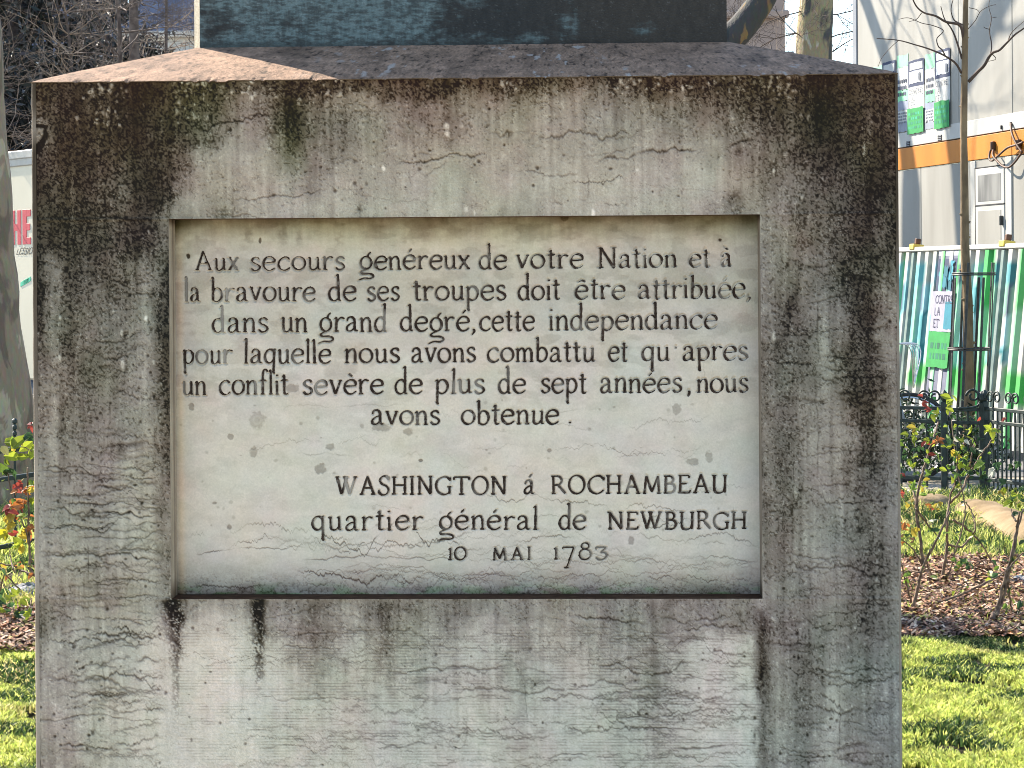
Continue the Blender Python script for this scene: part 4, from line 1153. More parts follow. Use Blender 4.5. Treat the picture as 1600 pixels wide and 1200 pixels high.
def blades(name, regions, label_mat, seed):
    r = np.random.default_rng(seed)
    Vs, Cs = [], []
    for (x0, x1, y0, y1, dens, h0, h1) in regions:
        n = int((x1 - x0) * (y1 - y0) * dens)
        x, y = r.uniform(x0, x1, n), r.uniform(y0, y1, n)
        keep = fbm(x * 8.3 + y * 1.7, y * 7.1 - x * 2.3, 3, 4) > r.uniform(.30, .52, n)
        x, y = x[keep], y[keep]
        n = len(x)
        clump = fbm(x * 3.1, y * 3.1, 9, 3)
        h = r.uniform(h0, h1, n) * (.45 + 1.1 * clump)
        a = r.uniform(0, 2 * math.pi, n)
        lean = r.uniform(.1, 1.1, n) * h
        w = r.uniform(.0025, .006, n)
        dx, dy = np.cos(a), np.sin(a)
        b = r.uniform(0, 2 * math.pi, n)
        sx, sy = np.cos(b) * w, np.sin(b) * w
        z0 = .004 + clump * .03
        base1 = np.stack((x - sx, y - sy, z0), 1)
        base2 = np.stack((x + sx, y + sy, z0), 1)
        m1 = np.stack((x - sx * .8 + dx * lean * .35, y - sy * .8 + dy * lean * .35, z0 + h * .62), 1)
        m2 = np.stack((x + sx * .8 + dx * lean * .35, y + sy * .8 + dy * lean * .35, z0 + h * .62), 1)
        t1_ = np.stack((x + dx * lean - sx * .15, y + dy * lean - sy * .15, z0 + h * .95), 1)
        t2_ = np.stack((x + dx * lean + sx * .15, y + dy * lean + sy * .15, z0 + h * .95), 1)
        Vs.append(np.stack((base1, base2, m1, m2, t1_, t2_), 1).reshape(-1, 3))
        k = r.random(n)[:, None]
        dry = (smooth(fbm(x * 1.1, y * 2.0, 14, 3), .5, .68) * (r.random(n) < .6))[:, None]
        c = np.array((.22, .29, .05)) * (1 - k) + np.array((.50, .50, .14)) * k
        c = c * (1 - dry) + dry * np.array((.52, .42, .18))
        dark_clump = smooth(fbm(x * 3.1 + 40 + y * .9, y * 4.2 - x * .8, 25, 5), .49, .55)[:, None] * (r.random(n) < .74)[:, None]  # dark clumps: other plants plus clump shade painted into blade colour
        c = c * (1 - dark_clump) + dark_clump * np.array((.035, .065, .018))
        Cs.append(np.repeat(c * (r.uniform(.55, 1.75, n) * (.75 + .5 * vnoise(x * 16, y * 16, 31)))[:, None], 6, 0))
    V, C_ = np.vstack(Vs), np.vstack(Cs)
    n = len(V) // 6
    i = np.arange(n)[:, None] * 6
    Q = np.concatenate((i + np.array([[0, 1, 3, 2]]), i + np.array([[2, 3, 5, 4]])), 0)
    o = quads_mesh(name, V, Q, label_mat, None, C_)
    return o


M_GRASS = mat_attr('grass_blades', rough=.6, transl=.45, spec=.25)
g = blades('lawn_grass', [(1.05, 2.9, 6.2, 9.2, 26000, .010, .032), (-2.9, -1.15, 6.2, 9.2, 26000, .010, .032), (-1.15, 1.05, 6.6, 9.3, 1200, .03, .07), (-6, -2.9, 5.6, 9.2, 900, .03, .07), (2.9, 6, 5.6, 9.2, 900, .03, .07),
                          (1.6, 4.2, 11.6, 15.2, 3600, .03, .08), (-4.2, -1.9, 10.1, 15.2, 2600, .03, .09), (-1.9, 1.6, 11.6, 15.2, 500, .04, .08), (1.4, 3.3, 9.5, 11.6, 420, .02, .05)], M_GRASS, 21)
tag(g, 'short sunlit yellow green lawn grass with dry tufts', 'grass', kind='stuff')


def flakes(name, regions, mat, seed, cols):
    r = np.random.default_rng(seed)
    Vs, Cs = [], []
    for (x0, x1, y0, y1, n) in regions:
        x, y = r.uniform(x0, x1, n), r.uniform(y0, y1, n)
        z = .035 + .022 * (fbm(x * 1.7, y * 1.7, 3, 4) - .5) * 2 + r.uniform(0, .018, n)
        a = r.uniform(0, 6.28, n)
        l, w = r.uniform(.006, .023, n), r.uniform(.003, .009, n)
        t1_, t2_ = r.uniform(-.6, .6, n), r.uniform(-.5, .5, n)
        u = np.stack((np.cos(a), np.sin(a), t1_), 1) * l[:, None]
        v = np.stack((-np.sin(a), np.cos(a), t2_), 1) * w[:, None]
        c = np.stack((x, y, z), 1)
        Vs.append(np.stack((c - u - v * .6, c + u * .8 - v, c + u + v * .7, c - u * .7 + v), 1).reshape(-1, 3))
        k = r.integers(0, len(cols), n)
        Cs.append(np.repeat(np.array(cols)[k] * r.uniform(.6, 1.3, n)[:, None], 4, 0))
    V = np.vstack(Vs)
    return quads_mesh(name, V, np.arange(len(V)).reshape(-1, 4), mat, None, np.vstack(Cs))


M_FLAKE = mat_attr('bark_chips', rough=.85, spec=.2)
fl = flakes('bark_mulch', [(1.3, 3.3, 9.15, 11.75, 30000), (-3.2, -1.5, 8.95, 10.2, 13000), (-1.5, 1.3, 9.2, 11.7, 2500), (3.3, 6, 9.2, 11.7, 1500)], M_FLAKE, 33,
            [(.34, .17, .10), (.22, .11, .07), (.44, .28, .18), (.10, .055, .04), (.62, .45, .31), (.34, .28, .09), (.07, .04, .03), (.07, .04, .03), (.30, .18, .11)])
tag(fl, 'reddish brown bark chips and dead leaves on the rose bed', 'mulch', kind='stuff')

# rounded stone border in the far lawn
M_BORDER = mat_noise('tan_border_stone', (.155, .105, .05, 1), (.23, .165, .09, 1), scale=7, rough=.9, bump=.6, bscale=50)


def border(pts, rad, label, seed):
    mb = MB()
    p = catmull(np.array(pts), 10)
    m = len(p)
    d = np.gradient(p, axis=0)
    d /= np.linalg.norm(d, axis=1)[:, None]
    k = np.linspace(0, math.pi, 15)
    V = []
    for i in range(m):
        sd = np.array((-d[i][1], d[i][0], 0))
        e = min(1, min(i, m - 1 - i) / 2.0 + .35)
        w = rad * e * (1 + .16 * (vnoise(np.array(i * .5), np.array(seed * 1.0)) - .5))
        for a in k:
            V.append(p[i] + sd * math.cos(a) * w + np.array((0, 0, math.sin(a) * w * .62 - .02)))
    n = len(k)
    V = np.array(V)
    V += ((fbm(V[:, 0] * 14, V[:, 1] * 14 + V[:, 2] * 9, seed, 3) - .5) * .012)[:, None]
    f = [(i * n + j, i * n + j + 1, (i + 1) * n + j + 1, (i + 1) * n + j) for i in range(m - 1) for j in range(n - 1)]
    f += [tuple(range(n)), tuple(range((m - 1) * n, m * n))[::-1]]
    mb.add(V, f)
    o = mb.build('stone_border', M_BORDER, None, True)
    return tag(o, label, 'border stone', 'rounded border stones in the lawn')


def gp(px, py, z=0.0):
    """Ground point (height z) under a pixel."""
    r = ray(px, py)
    t = (z - EYE) / r[2]
    return np.array((0, 0, EYE)) + r * t


border([gp(1512, 800, .04), gp(1545, 806, .04), gp(1585, 822, .04), gp(1640, 850, .04)], .17, 'long rounded tan border stone at the right edge of the lawn', 4)
border([gp(1440, 792, .04), gp(1452, 788, .04), gp(1466, 784, .04)], .13, 'short mossy tan border stone behind the bare rose stems', 7)
M_ROCK = mat_noise('grey_rock', (.12, .125, .135, 1), (.22, .225, .23, 1), scale=9, rough=.85, bump=.5, bscale=40)


def rock(c, s, label, seed):
    r = np.random.default_rng(seed)
    mb = MB()
    th, ph = np.meshgrid(np.linspace(0, math.pi, 9), np.linspace(0, 2 * math.pi, 15)[:-1], indexing='ij')
    n = .75 + .5 * vnoise(np.cos(ph) * 1.4 + 5 + th, np.sin(ph) * 1.4 + seed)
    V = np.stack((np.sin(th) * np.cos(ph) * n * s[0], np.sin(th) * np.sin(ph) * n * s[1], np.cos(th) * n * s[2]), -1)
    V = V.reshape(-1, 3) + c
    f = [(i * 14 + j, i * 14 + (j + 1) % 14, (i + 1) * 14 + (j + 1) % 14, (i + 1) * 14 + j) for i in range(8) for j in range(14)]
    mb.add(V, f)
    return tag(mb.build('rock', M_ROCK, None), label, 'rock')


rock(gp(1597, 912, .02), (.06, .06, .04), 'small blue grey rock at the edge of the bed on the right', 3)
rock(gp(41, 930, .02), (.10, .12, .055), 'flat grey rock in the grass left of the pedestal', 9)

# ------------------------------------------------------------------ plants
M_STEM = mat_noise('rose_stem', (.075, .045, .03, 1), (.19, .13, .085, 1), scale=40, rough=.75, bump=.3, bscale=120)
M_LEAF = mat_attr('rose_leaf', rough=.45, transl=.5, spec=.4)
YG, LG, DG, RD_, OR_, YE = (.25, .30, .03), (.14, .22, .035), (.04, .085, .03), (.27, .05, .035), (.36, .13, .035), (.40, .31, .04)


def add_leaf(mb, c, d, nrm, L, w, col, rnd):
    d = d / np.linalg.norm(d)
    s = np.cross(d, nrm)
    s /= np.linalg.norm(s) + 1e-9
    up = np.cross(s, d)
    prof = [(0, .06), (.18, .62), (.42, 1.0), (.68, .82), (.88, .36), (1.0, .02)]
    V = []
    rnd_c = rnd.uniform(-.1, .55)
    for t, k in prof:
        mid = c + d * L * t - up * L * rnd_c * t * t
        V += [mid + s * w * k / 2 + up * w * k * .26, mid, mid - s * w * k / 2 + up * w * k * .26]
    f = []
    for i in range(len(prof) - 1):
        f += [(3 * i, 3 * i + 1, 3 * i + 4, 3 * i + 3), (3 * i + 1, 3 * i + 2, 3 * i + 5, 3 * i + 4)]
    mb.add(V, f, np.array(col) * rnd.uniform(.75, 1.2))


def rose_bush(label, base, stems, leaves, extra, seed, big=1.0):
    """stems: (radius, Y offset, pixel points); leaves: (px, py, size px, colour); extra: count of random leaves with a colour list."""
    r = np.random.default_rng(seed)
    Y = base[1]
    t = thing('rose_bush', label, 'rose bush', (base[0], base[1], 0.0), 'rose bushes in the bark bed')
    pts_all = []
    for (rad, dy, px) in stems:
        m = len(px)
        p = np.array([at(x, y, Y + dy * i / max(1, m - 1) + r.normal(0, .02)) for i, (x, y) in enumerate(px)])
        p = catmull(p, 6) if m > 2 else np.linspace(p[0], p[1], 8)
        p = p + (r.random(p.shape) - .5) * .006
        p[:, 2] = np.maximum(p[:, 2], 0.0)
        mb = MB()
        mb.tube(p, np.linspace(rad, rad * .5, len(p)), 6)
        for q in range(3):      # thorns
            i = int(r.integers(1, len(p) - 1))
            v = r.normal(0, 1, 3)
            v /= np.linalg.norm(v)
            mb.tube([p[i], p[i] + v * rad * 2.0], [rad * .5, rad * .08], 4)
        mb.build('stem', M_STEM, t, True)
        pts_all.append(p[len(p) // 3:])
    lm = MB()
    for (x, y, s, col) in leaves:
        c = at(x, y, Y + r.normal(0, .05))
        L = s / F * Y
        d = np.array((r.normal(0, 1), r.normal(0, .5), r.normal(-.1, .7)))
        n = np.array((r.normal(0, .5), -1 + r.normal(0, .4), .6 + r.normal(0, .4)))
        d /= np.linalg.norm(d)
        add_leaf(lm, c - d * L / 2, d, n, L * 1.05 * big, L * .62 * big, col, r)
        if r.random() < .7:      # a compound leaf: smaller leaflets beside the first
            for sgn in (-1, 1):
                d2 = d + sgn * np.cross(d, n) * .9
                add_leaf(lm, c - d * L * .5 + d2 * L * .12, d2, n + r.normal(0, .3, 3), L * .62, L * .36, np.array(col) * r.uniform(.6, 1.1), r)
    allp = np.vstack(pts_all)
    for k in range(extra[0]):
        c = allp[int(r.integers(len(allp)))] + r.normal(0, .02, 3)
        col = extra[1][int(r.integers(len(extra[1])))]
        d = np.array((r.normal(0, 1), r.normal(0, 1), r.normal(.1, .6)))
        n = np.array((r.normal(0, .6), -.6 + r.normal(0, .6), 1.0))
        L = r.uniform(.025, .05)
        add_leaf(lm, c, d, n, L, L * .62, col, r)
    lm.build('leaves', M_LEAF, t)
    return t


def cluster(x, y, n, s, cols, r, size=11):
    return [(x + r.normal(0, s), y + r.normal(0, s), size * r.uniform(.7, 1.3), cols[int(r.integers(len(cols)))]) for _ in range(n)]


r_ = np.random.default_rng(4)
b1 = gp(1424, 962)
rose_bush('leggy rose bush with red leaf tips just right of the pedestal', b1,
          [(.009, .0, [(1424, 960), (1432, 925), (1442, 885), (1466, 838), (1484, 800)]),
           (.008, .1, [(1442, 885), (1438, 840), (1432, 795), (1440, 745), (1450, 710), (1458, 688), (1466, 660)]),
           (.006, -.1, [(1424, 940), (1414, 905), (1409, 880)]),
           (.006, .2, [(1432, 795), (1428, 770), (1418, 752)]),
           (.007, .3, [(1428, 958), (1452, 945), (1500, 930), (1545, 908), (1572, 893)]),
           (.005, .1, [(1432, 795), (1450, 820), (1466, 838)]),
           (.005, .0, [(1442, 885), (1428, 860), (1404, 838)]),
           (.005, .1, [(1438, 895), (1418, 892), (1410, 900)])],
          [(1466, 712, 17, LG), (1424, 668, 16, YE), (1414, 678, 13, YG), (1430, 676, 10, YG), (1448, 690, 13, RD_), (1443, 694, 12, RD_), (1462, 690, 14, OR_), (1456, 710, 12, RD_), (1470, 686, 13, OR_),
           (1445, 632, 15, RD_), (1450, 640, 12, RD_), (1440, 618, 10, RD_), (1458, 652, 13, YG), (1462, 644, 12, YG), (1482, 690, 14, DG), (1448, 720, 12, LG), (1430, 712, 12, LG), (1440, 700, 11, DG),
           (1426, 760, 14, LG), (1450, 738, 12, LG), (1434, 740, 13, LG), (1418, 722, 11, LG), (1412, 736, 10, DG), (1410, 742, 12, RD_), (1411, 770, 12, RD_), (1412, 782, 12, DG), (1452, 790, 12, OR_), (1458, 795, 10, RD_),
           (1412, 822, 13, OR_), (1416, 828, 11, OR_), (1428, 833, 14, YE), (1432, 828, 10, YE), (1410, 690, 9, DG)] + cluster(1432, 728, 16, 16, [LG, DG, YG], r_, 9) + cluster(1416, 850, 10, 9, [OR_, (.2, .1, .05), LG], r_, 8) + cluster(1428, 690, 22, 20, [LG, YG, DG, DG], r_, 10) + cluster(1444, 770, 12, 16, [LG, DG, YE], r_, 9),
          (40, [DG, LG, YG]), 1)
b2 = gp(1470, 917)
rose_bush('tall forked rose bush with bright yellow green leaves before the fence post', b2,
          [(.009, .0, [(1470, 916), (1476, 880), (1480, 850), (1480, 815), (1484, 780), (1495, 745)]),
           (.007, .1, [(1484, 785), (1500, 770), (1512, 745), (1518, 715), (1524, 690)]),
           (.006, .1, [(1480, 850), (1500, 855), (1514, 843), (1524, 825), (1518, 800), (1510, 785)]),
           (.006, .2, [(1488, 812), (1510, 825), (1530, 845), (1546, 872), (1562, 895)]),
           (.006, -.1, [(1466, 916), (1452, 890), (1446, 872)]),
           (.005, .0, [(1474, 912), (1484, 892), (1496, 850), (1508, 805), (1504, 770), (1496, 740), (1496, 715)]),
           (.005, .1, [(1512, 745), (1530, 715), (1548, 690), (1560, 668)]),
           (.004, .1, [(1496, 718), (1490, 690), (1486, 640)])],
          [(1515, 672, 17, YG), (1506, 738, 21, LG), (1530, 728, 20, LG), (1550, 676, 19, YG), (1544, 668, 14, YG), (1498, 716, 15, YE), (1490, 708, 13, YE), (1520, 704, 15, DG), (1510, 702, 14, DG), (1478, 620, 17, YG), (1484, 628, 14, YG), (1492, 622, 12, YG),
           (1484, 640, 15, YG), (1490, 650, 12, DG), (1568, 656, 12, RD_), (1530, 655, 9, RD_), (1547, 738, 20, (.4, .42, .36)), (1536, 745, 14, DG), (1566, 752, 14, DG), (1580, 728, 13, DG), (1590, 726, 12, DG), (1494, 688, 12, (.4, .4, .34)), (1510, 690, 11, (.4, .4, .34)),
           (1494, 742, 12, LG), (1500, 880, 11, LG), (1508, 876, 12, LG), (1496, 888, 10, YG), (1512, 886, 9, DG)] + cluster(1505, 700, 12, 18, [LG, DG, YG], r_, 9) + cluster(1498, 882, 8, 7, [LG, DG], r_, 8) + cluster(1530, 735, 20, 22, [DG, LG, DG, YG], r_, 10) + cluster(1494, 720, 14, 16, [LG, YG, DG], r_, 11),
          (40, [DG, LG, YG]), 2)
b3 = gp(1549, 982)
rose_bush('small pruned rose bush with a thick cut stump at the right edge', b3,
          [(.016, .0, [(1546, 982), (1549, 968), (1552, 958)]),
           (.009, .1, [(1550, 972), (1560, 945), (1570, 905), (1580, 868), (1588, 830), (1594, 800)]),
           (.008, .1, [(1553, 972), (1566, 940), (1574, 905), (1584, 860), (1592, 820), (1599, 795)]),
           (.007, .2, [(1574, 905), (1578, 935), (1583, 962)]),
           (.006, .0, [(1572, 893), (1582, 882), (1594, 868), (1604, 860)]),
           (.005, .1, [(1588, 815), (1582, 805), (1580, 795)])],
          [(1575, 787, 17, YG), (1582, 778, 12, LG), (1592, 776, 11, LG), (1598, 782, 10, DG), (1588, 872, 11, YE), (1584, 876, 9, YG), (1545, 898, 10, YE), (1566, 770, 12, YE)] + cluster(1592, 776, 14, 9, [LG, DG, YG], r_, 9),
          (14, [DG, LG]), 3)
bl = gp(66, 948)
rose_bush('rose bush with orange red young leaves beside the left edge of the pedestal', bl,
          [(.008, .0, [(66, 945), (58, 905), (48, 890), (46, 850), (44, 790), (43, 730)]),
           (.006, .1, [(52, 900), (32, 890), (14, 883), (-6, 880)]),
           (.006, .1, [(64, 950), (44, 935), (22, 912), (0, 886)]),
           (.005, .1, [(22, 890), (17, 875), (15, 858)]),
           (.005, .0, [(50, 880), (40, 830), (24, 790), (14, 750), (6, 710)]),
           (.004, .0, [(6, 710), (18, 700), (34, 698), (50, 705)])],
          [(25, 693, 22, YG), (36, 690, 22, YG), (14, 690, 16, YG), (44, 695, 18, YG), (16, 713, 20, YG), (4, 730, 22, LG), (6, 702, 15, (.4, .36, .12)), (33, 714, 14, YG), (49, 710, 16, YG), (12, 738, 18, DG), (22, 740, 14, DG), (43, 682, 14, DG), (46, 663, 9, RD_), (48, 668, 8, RD_), (50, 756, 14, YG),
           (25, 762, 14, RD_), (30, 758, 13, RD_), (36, 764, 15, OR_), (42, 767, 15, OR_), (24, 768, 12, (.5, .2, .06)), (47, 766, 12, YE), (24, 788, 20, OR_), (30, 789, 19, OR_), (35, 787, 14, OR_), (10, 794, 15, RD_), (13, 800, 14, RD_), (18, 800, 14, RD_), (35, 793, 12, (.2, .02, .02)),
           (14, 812, 17, YE), (20, 810, 16, YE), (28, 808, 14, OR_), (34, 805, 10, YG), (16, 826, 17, YE), (4, 834, 20, (.5, .46, .02)), (18, 833, 12, RD_), (36, 830, 15, YE), (42, 832, 16, OR_), (48, 826, 14, OR_), (40, 838, 13, YE), (30, 848, 15, YG), (26, 852, 12, YG), (34, 856, 13, YE), (50, 780, 12, YG), (8, 925, 17, DG)],
          (40, [YG, OR_, LG, YE]), 5, 1.35)
bl2 = gp(-10, 985)
rose_bush('low leafy rose shoots at the left edge of the bed', bl2,
          [(.006, .0, [(-10, 985), (-2, 930), (8, 890)]), (.005, .0, [(30, 985), (24, 965), (20, 950)]), (.005, .1, [(38, 986), (44, 960), (50, 935)])],
          cluster(20, 945, 16, 14, [LG, YG, DG], r_, 13) + cluster(36, 960, 8, 9, [DG, LG], r_, 11), (4, [LG, DG]), 6)


# ------------------------------------------------------------------ site cabins on the right
WD = np.array((.19, -.9818, 0.0))           # along the wall, towards the camera
WN = np.array((-.9818, -.19, 0.0))          # out of the wall
WP = np.array((4.37, 24.0, 0.0))


class Wall:
    def __init__(self, P, lean=0.0):
        self.P, self.lean = np.asarray(P, float), lean

    def pt(self, s, z, off=0.0):
        s, z = np.asarray(s, float), np.asarray(z, float)
        return self.P + s[..., None] * WD + z[..., None] * ZUP + (off - self.lean * (z[..., None] - 1.84)) * WN

    def s(self, px, z=2.5):
        """Distance along the wall seen in pixel column px."""
        q = (px - 800) / F
        P = self.P - self.lean * (z - 1.84) * WN
        return (q * P[1] - P[0]) / (WD[0] - q * WD[1])

    def sz(self, px, py):
        s = self.s(px)
        z = at(px, py, self.P[1] + WD[1] * s)[2]
        s = self.s(px, z)
        return s, at(px, py, (self.P + WD * s - self.lean * (z - 1.84) * WN)[1])[2]

    def ax(self):
        u = ZUP - self.lean * WN
        u = u / np.linalg.norm(u)
        n = np.cross(WD, u)
        return np.stack((WD, n, u))

    def box(self, mb, s0, s1, z0, z1, o0, o1, bev=.004, col=None):
        c = self.pt(np.array((s0 + s1) / 2), np.array((z0 + z1) / 2), (o0 + o1) / 2)
        mb.bbox(c, (abs(s1 - s0), abs(o1 - o0), abs(z1 - z0)), self.ax(), bev, col)


wall = Wall(WP)
M_CABIN = mat_noise('cabin_panel', (.20, .192, .17, 1), (.27, .262, .235, 1), scale=1.6, rough=.5, stretch=(2, 2, .35), contrast=(.3, .7), spec=.3)
M_FRAME = mat_noise('cabin_frame_grey', (.16, .17, .19, 1), (.21, .22, .24, 1), scale=2, rough=.5)
M_TRIM = mat_noise('white_trim', (.32, .315, .29, 1), (.38, .375, .35, 1), scale=3, rough=.45)
M_ORANGE = mat_noise('orange_band', (.36, .125, .010, 1), (.43, .155, .014, 1), scale=2, rough=.5, stretch=(2, 2, .5))
M_DARK = mat_noise('dark_gap', (.02, .02, .022, 1), (.04, .04, .04, 1), scale=5, rough=.8)
M_GLASS = mat_noise('window_blind', (.10, .10, .10, 1), (.24, .24, .23, 1), scale=2.2, rough=.12, stretch=(2.5, 2.5, .5), spec=.6)
M_BLACK = mat_noise('black_iron', (.012, .014, .014, 1), (.035, .038, .036, 1), scale=30, rough=.5, spec=.4)
SL = wall.s(1337)                            # far end of the cabins
ZA, ZB_, ZC = 2.75, 2.99, 5.6
cabin1 = thing('site_cabin', 'lower white site cabin with a door and an orange band along its top', 'site cabin', wall.pt(np.array(2.0), np.array(0.0), -1.2), 'stacked white site cabins')
cabin2 = thing('site_cabin', 'upper white site cabin carrying torn green posters', 'site cabin', wall.pt(np.array(2.0), np.array(ZB_ + .02), -1.2), 'stacked white site cabins')
S_SEAM = wall.s(1584)
S_END = 6.2
SD0, SD1 = wall.s(1524), wall.s(1574)


def panels(mb, cuts, z0, z1, gap=.010):
    for a, b in zip(cuts[:-1], cuts[1:]):
        wall.box(mb, a + gap / 2, b - gap / 2, z0, z1, -.06, 0.0, .006)


for cab, z0, z1, cuts in ((cabin1, .12, ZA - .006, [SL + .12, wall.s(1440), SD0, SD1, S_SEAM, S_SEAM + 1.3, S_END]), (cabin2, ZB_ + .012, ZC, [SL + .12, wall.s(1500), S_SEAM, S_SEAM + 1.3, S_END])):
    mb = MB()
    wall.box(mb, SL + .1, S_END, z0 - .0, z1, -2.5, -.065, .01)
    core = mb.build('cabin_core', M_DARK, cab)
    mb = MB()
    panels(mb, cuts, z0, z1 - .0)
    mb.build('wall_panels', M_CABIN, cab)
    mb = MB()
    wall.box(mb, SL - .02, SL + .11, z0 - .05, z1, -.14, .012, .01)
    mb.build('corner_post', M_FRAME, cab)
    mb = MB()
    wall.box(mb, SL, S_END, z1 - .02, z1 + (.0 if cab is cabin1 else .12), -2.5, -.07, .01)
    mb.build('roof_frame', M_FRAME, cab)
mb = MB()
wall.box(mb, SL + .115, S_SEAM - .006, ZA, ZB_, -.05, .012, .004)
wall.box(mb, S_SEAM + .006, S_END, ZA, ZB_, -.05, .012, .004)
fas = mb.build('orange_band', M_ORANGE, cabin1)
# lower strip of the upper cabin, with its two little vents
mb = MB()
wall.box(mb, SL + .12, S_END, ZB_ + .013, ZB_ + .015 + .16, -.05, .006, .003)
mb.build('base_rail', M_TRIM, cabin2)
for px, py in ((1421.5, 225), (1471, 215.5)):
    s, z = wall.sz(px, py)
    mb = MB()
    wall.box(mb, s - .055, s + .055, z - .032, z + .032, -.02, .011, .002)
    o = mb.build('vent', M_DARK, cabin2)
    mb = MB()
    for k in range(3):
        wall.box(mb, s - .05, s + .05, z - .022 + k * .02, z - .014 + k * .02, .0, .015, .001)
    mb.build('vent_slat', M_FRAME, o)
for px in (1568, 1583):
    s, z = wall.sz(px, 199 if px == 1568 else 194)
    mb = MB()
    wall.box(mb, s - .012, s + .012, z - .02, z + .02, -.02, .022, .002)
    mb.build('latch', M_DARK, cabin2)
# door with its window
door = MB()
s0, zt = wall.sz(1527, 264)
s1 = wall.s(1572)
wall.box(door, s0, s1, .2, zt, -.03, .016, .006)
door = door.build('door', M_TRIM, cabin1)
sa, sb = s0 + (s1 - s0) * .10, s0 + (s1 - s0) * .90
z316 = wall.sz(1550, 314)[1]
z327 = wall.sz(1550, 328)[1]
mb = MB()
wall.box(mb, sa, sb, z316, zt - .07, .0, .019, .002)
mb.build('window_pane', M_GLASS, door)
mb = MB()
wall.box(mb, s0, s1, z316 - .045, z316 - .03, .0, .021, .002)
wall.box(mb, s0 - .012, s0, .2, zt + .012, -.02, .018, .002)
wall.box(mb, s0 - .012, s1 + .012, zt + .001, zt + .012, -.02, .018, .002)
mb.build('door_seal', M_DARK, door)
mb = MB()
wall.box(mb, sa, sb, .4, z327, .0, .021, .004)
mb.build('door_panel', M_CABIN, door)
mb = MB()
wall.box(mb, s1 - .05, s1 - .02, wall.sz(1569, 352)[1], wall.sz(1569, 337)[1], .0, .05, .004)
mb.build('handle', M_BLACK, door)
mb = MB()
wall.box(mb, s0 - .14, s0 - .013, .15, ZA - .01, -.02, .010, .004)
wall.box(mb, s1 + .013, s1 + .16, .15, ZA - .01, -.02, .010, .004)
mb.build('door_frame', M_TRIM, cabin1)

# ---- posters
M_POSTER = mat_attr('poster_paper', rough=.7, noise=.12, nscale=14, spec=.25)
GRN, WHT, INK, NAVY, CYAN, PALE = (.02, .20, .055), (.36, .37, .36), (.02, .022, .05), (.03, .04, .08), (.08, .30, .35), (.20, .40, .27)


class Poster:
    """A sheet glued on a wall: coloured areas and printed strokes, one mesh."""
    def __init__(self, w, s0, s1, z0, z1, off):
        self.w, self.s0, self.s1, self.z0, self.z1, self.off, self.mb = w, s0, s1, z0, z1, off, MB()
        self.k = 0

    def area(self, x0, x1, y0, y1, col, jag=0.0, seed=1):
        """Fractions of the sheet, y down from its top."""
        self.k += 1
        o = self.off + .0012 * self.k
        n = 9
        r = np.random.default_rng(seed + self.k)
        a = np.linspace(x0, x1, n)
        top = y0 + jag * (r.random(n) - .5)
        bot = y1 + jag * (r.random(n) - .5)
        S0 = self.s0 + (self.s1 - self.s0) * a
        P1 = self.w.pt(S0, self.z1 - (self.z1 - self.z0) * top, o)
        P2 = self.w.pt(S0, self.z1 - (self.z1 - self.z0) * bot, o)
        self.mb.add(np.vstack((P1, P2)), [(i, i + 1, n + i + 1, n + i) for i in range(n - 1)], col)

    def text(self, word, x0, x1, yb, h, col, weight=.11):
        """h: cap height as a fraction of the sheet height."""
        self.k += 1
        H = (self.z1 - self.z0)
        Wd = (self.s1 - self.s0)
        st = word_strokes(word, 0, (x1 - x0) * Wd / (h * H), 0, 0, 1.0, gap=.1, rnd=np.random.default_rng(self.k))
        nat = (x1 - x0) * Wd / (h * H)

        def place(px, py, lay):
            s = self.s0 + x0 * Wd + np.asarray(px) * h * H
            z = self.z1 - (yb + np.asarray(py) * h) * H
            return self.w.pt(s, z, self.off + .0012 * self.k + .0001 * lay)
        n0 = self.mb.n
        add_strokes(self.mb, st, place, weight, weight * 1.1, step=.12)
        self.mb.c.append(np.tile(np.array(col), (self.mb.n - n0, 1)))

    def scribble(self, x0, x1, y0, y1, rows, col, seed):
        """Rows of small dark dashes: print too small to read in the photo."""
        r = np.random.default_rng(seed)
        self.k += 1
        for q in range(rows):
            y = y0 + (y1 - y0) * (q + .5) / rows
            x = x0
            while x < x1 - .04:
                w = r.uniform(.04, .14)
                hh = (y1 - y0) / rows * .28
                S_ = self.s0 + (self.s1 - self.s0) * np.array((x, min(x1, x + w)))
                Z_ = self.z1 - (self.z1 - self.z0) * np.array((y - hh, y + hh))
                o = self.off + .0012 * self.k
                P = np.vstack((self.w.pt(S_, Z_[[0, 0]], o), self.w.pt(S_, Z_[[1, 1]], o)))
                self.mb.add(P, [(0, 1, 3, 2)], np.array(col) * r.uniform(.7, 1.6))
                x += w + r.uniform(.03, .08)

    def build(self, parent, label=None):
        o = self.mb.build('poster', M_POSTER, parent)
        if label:
            o['label'] = label
        return o


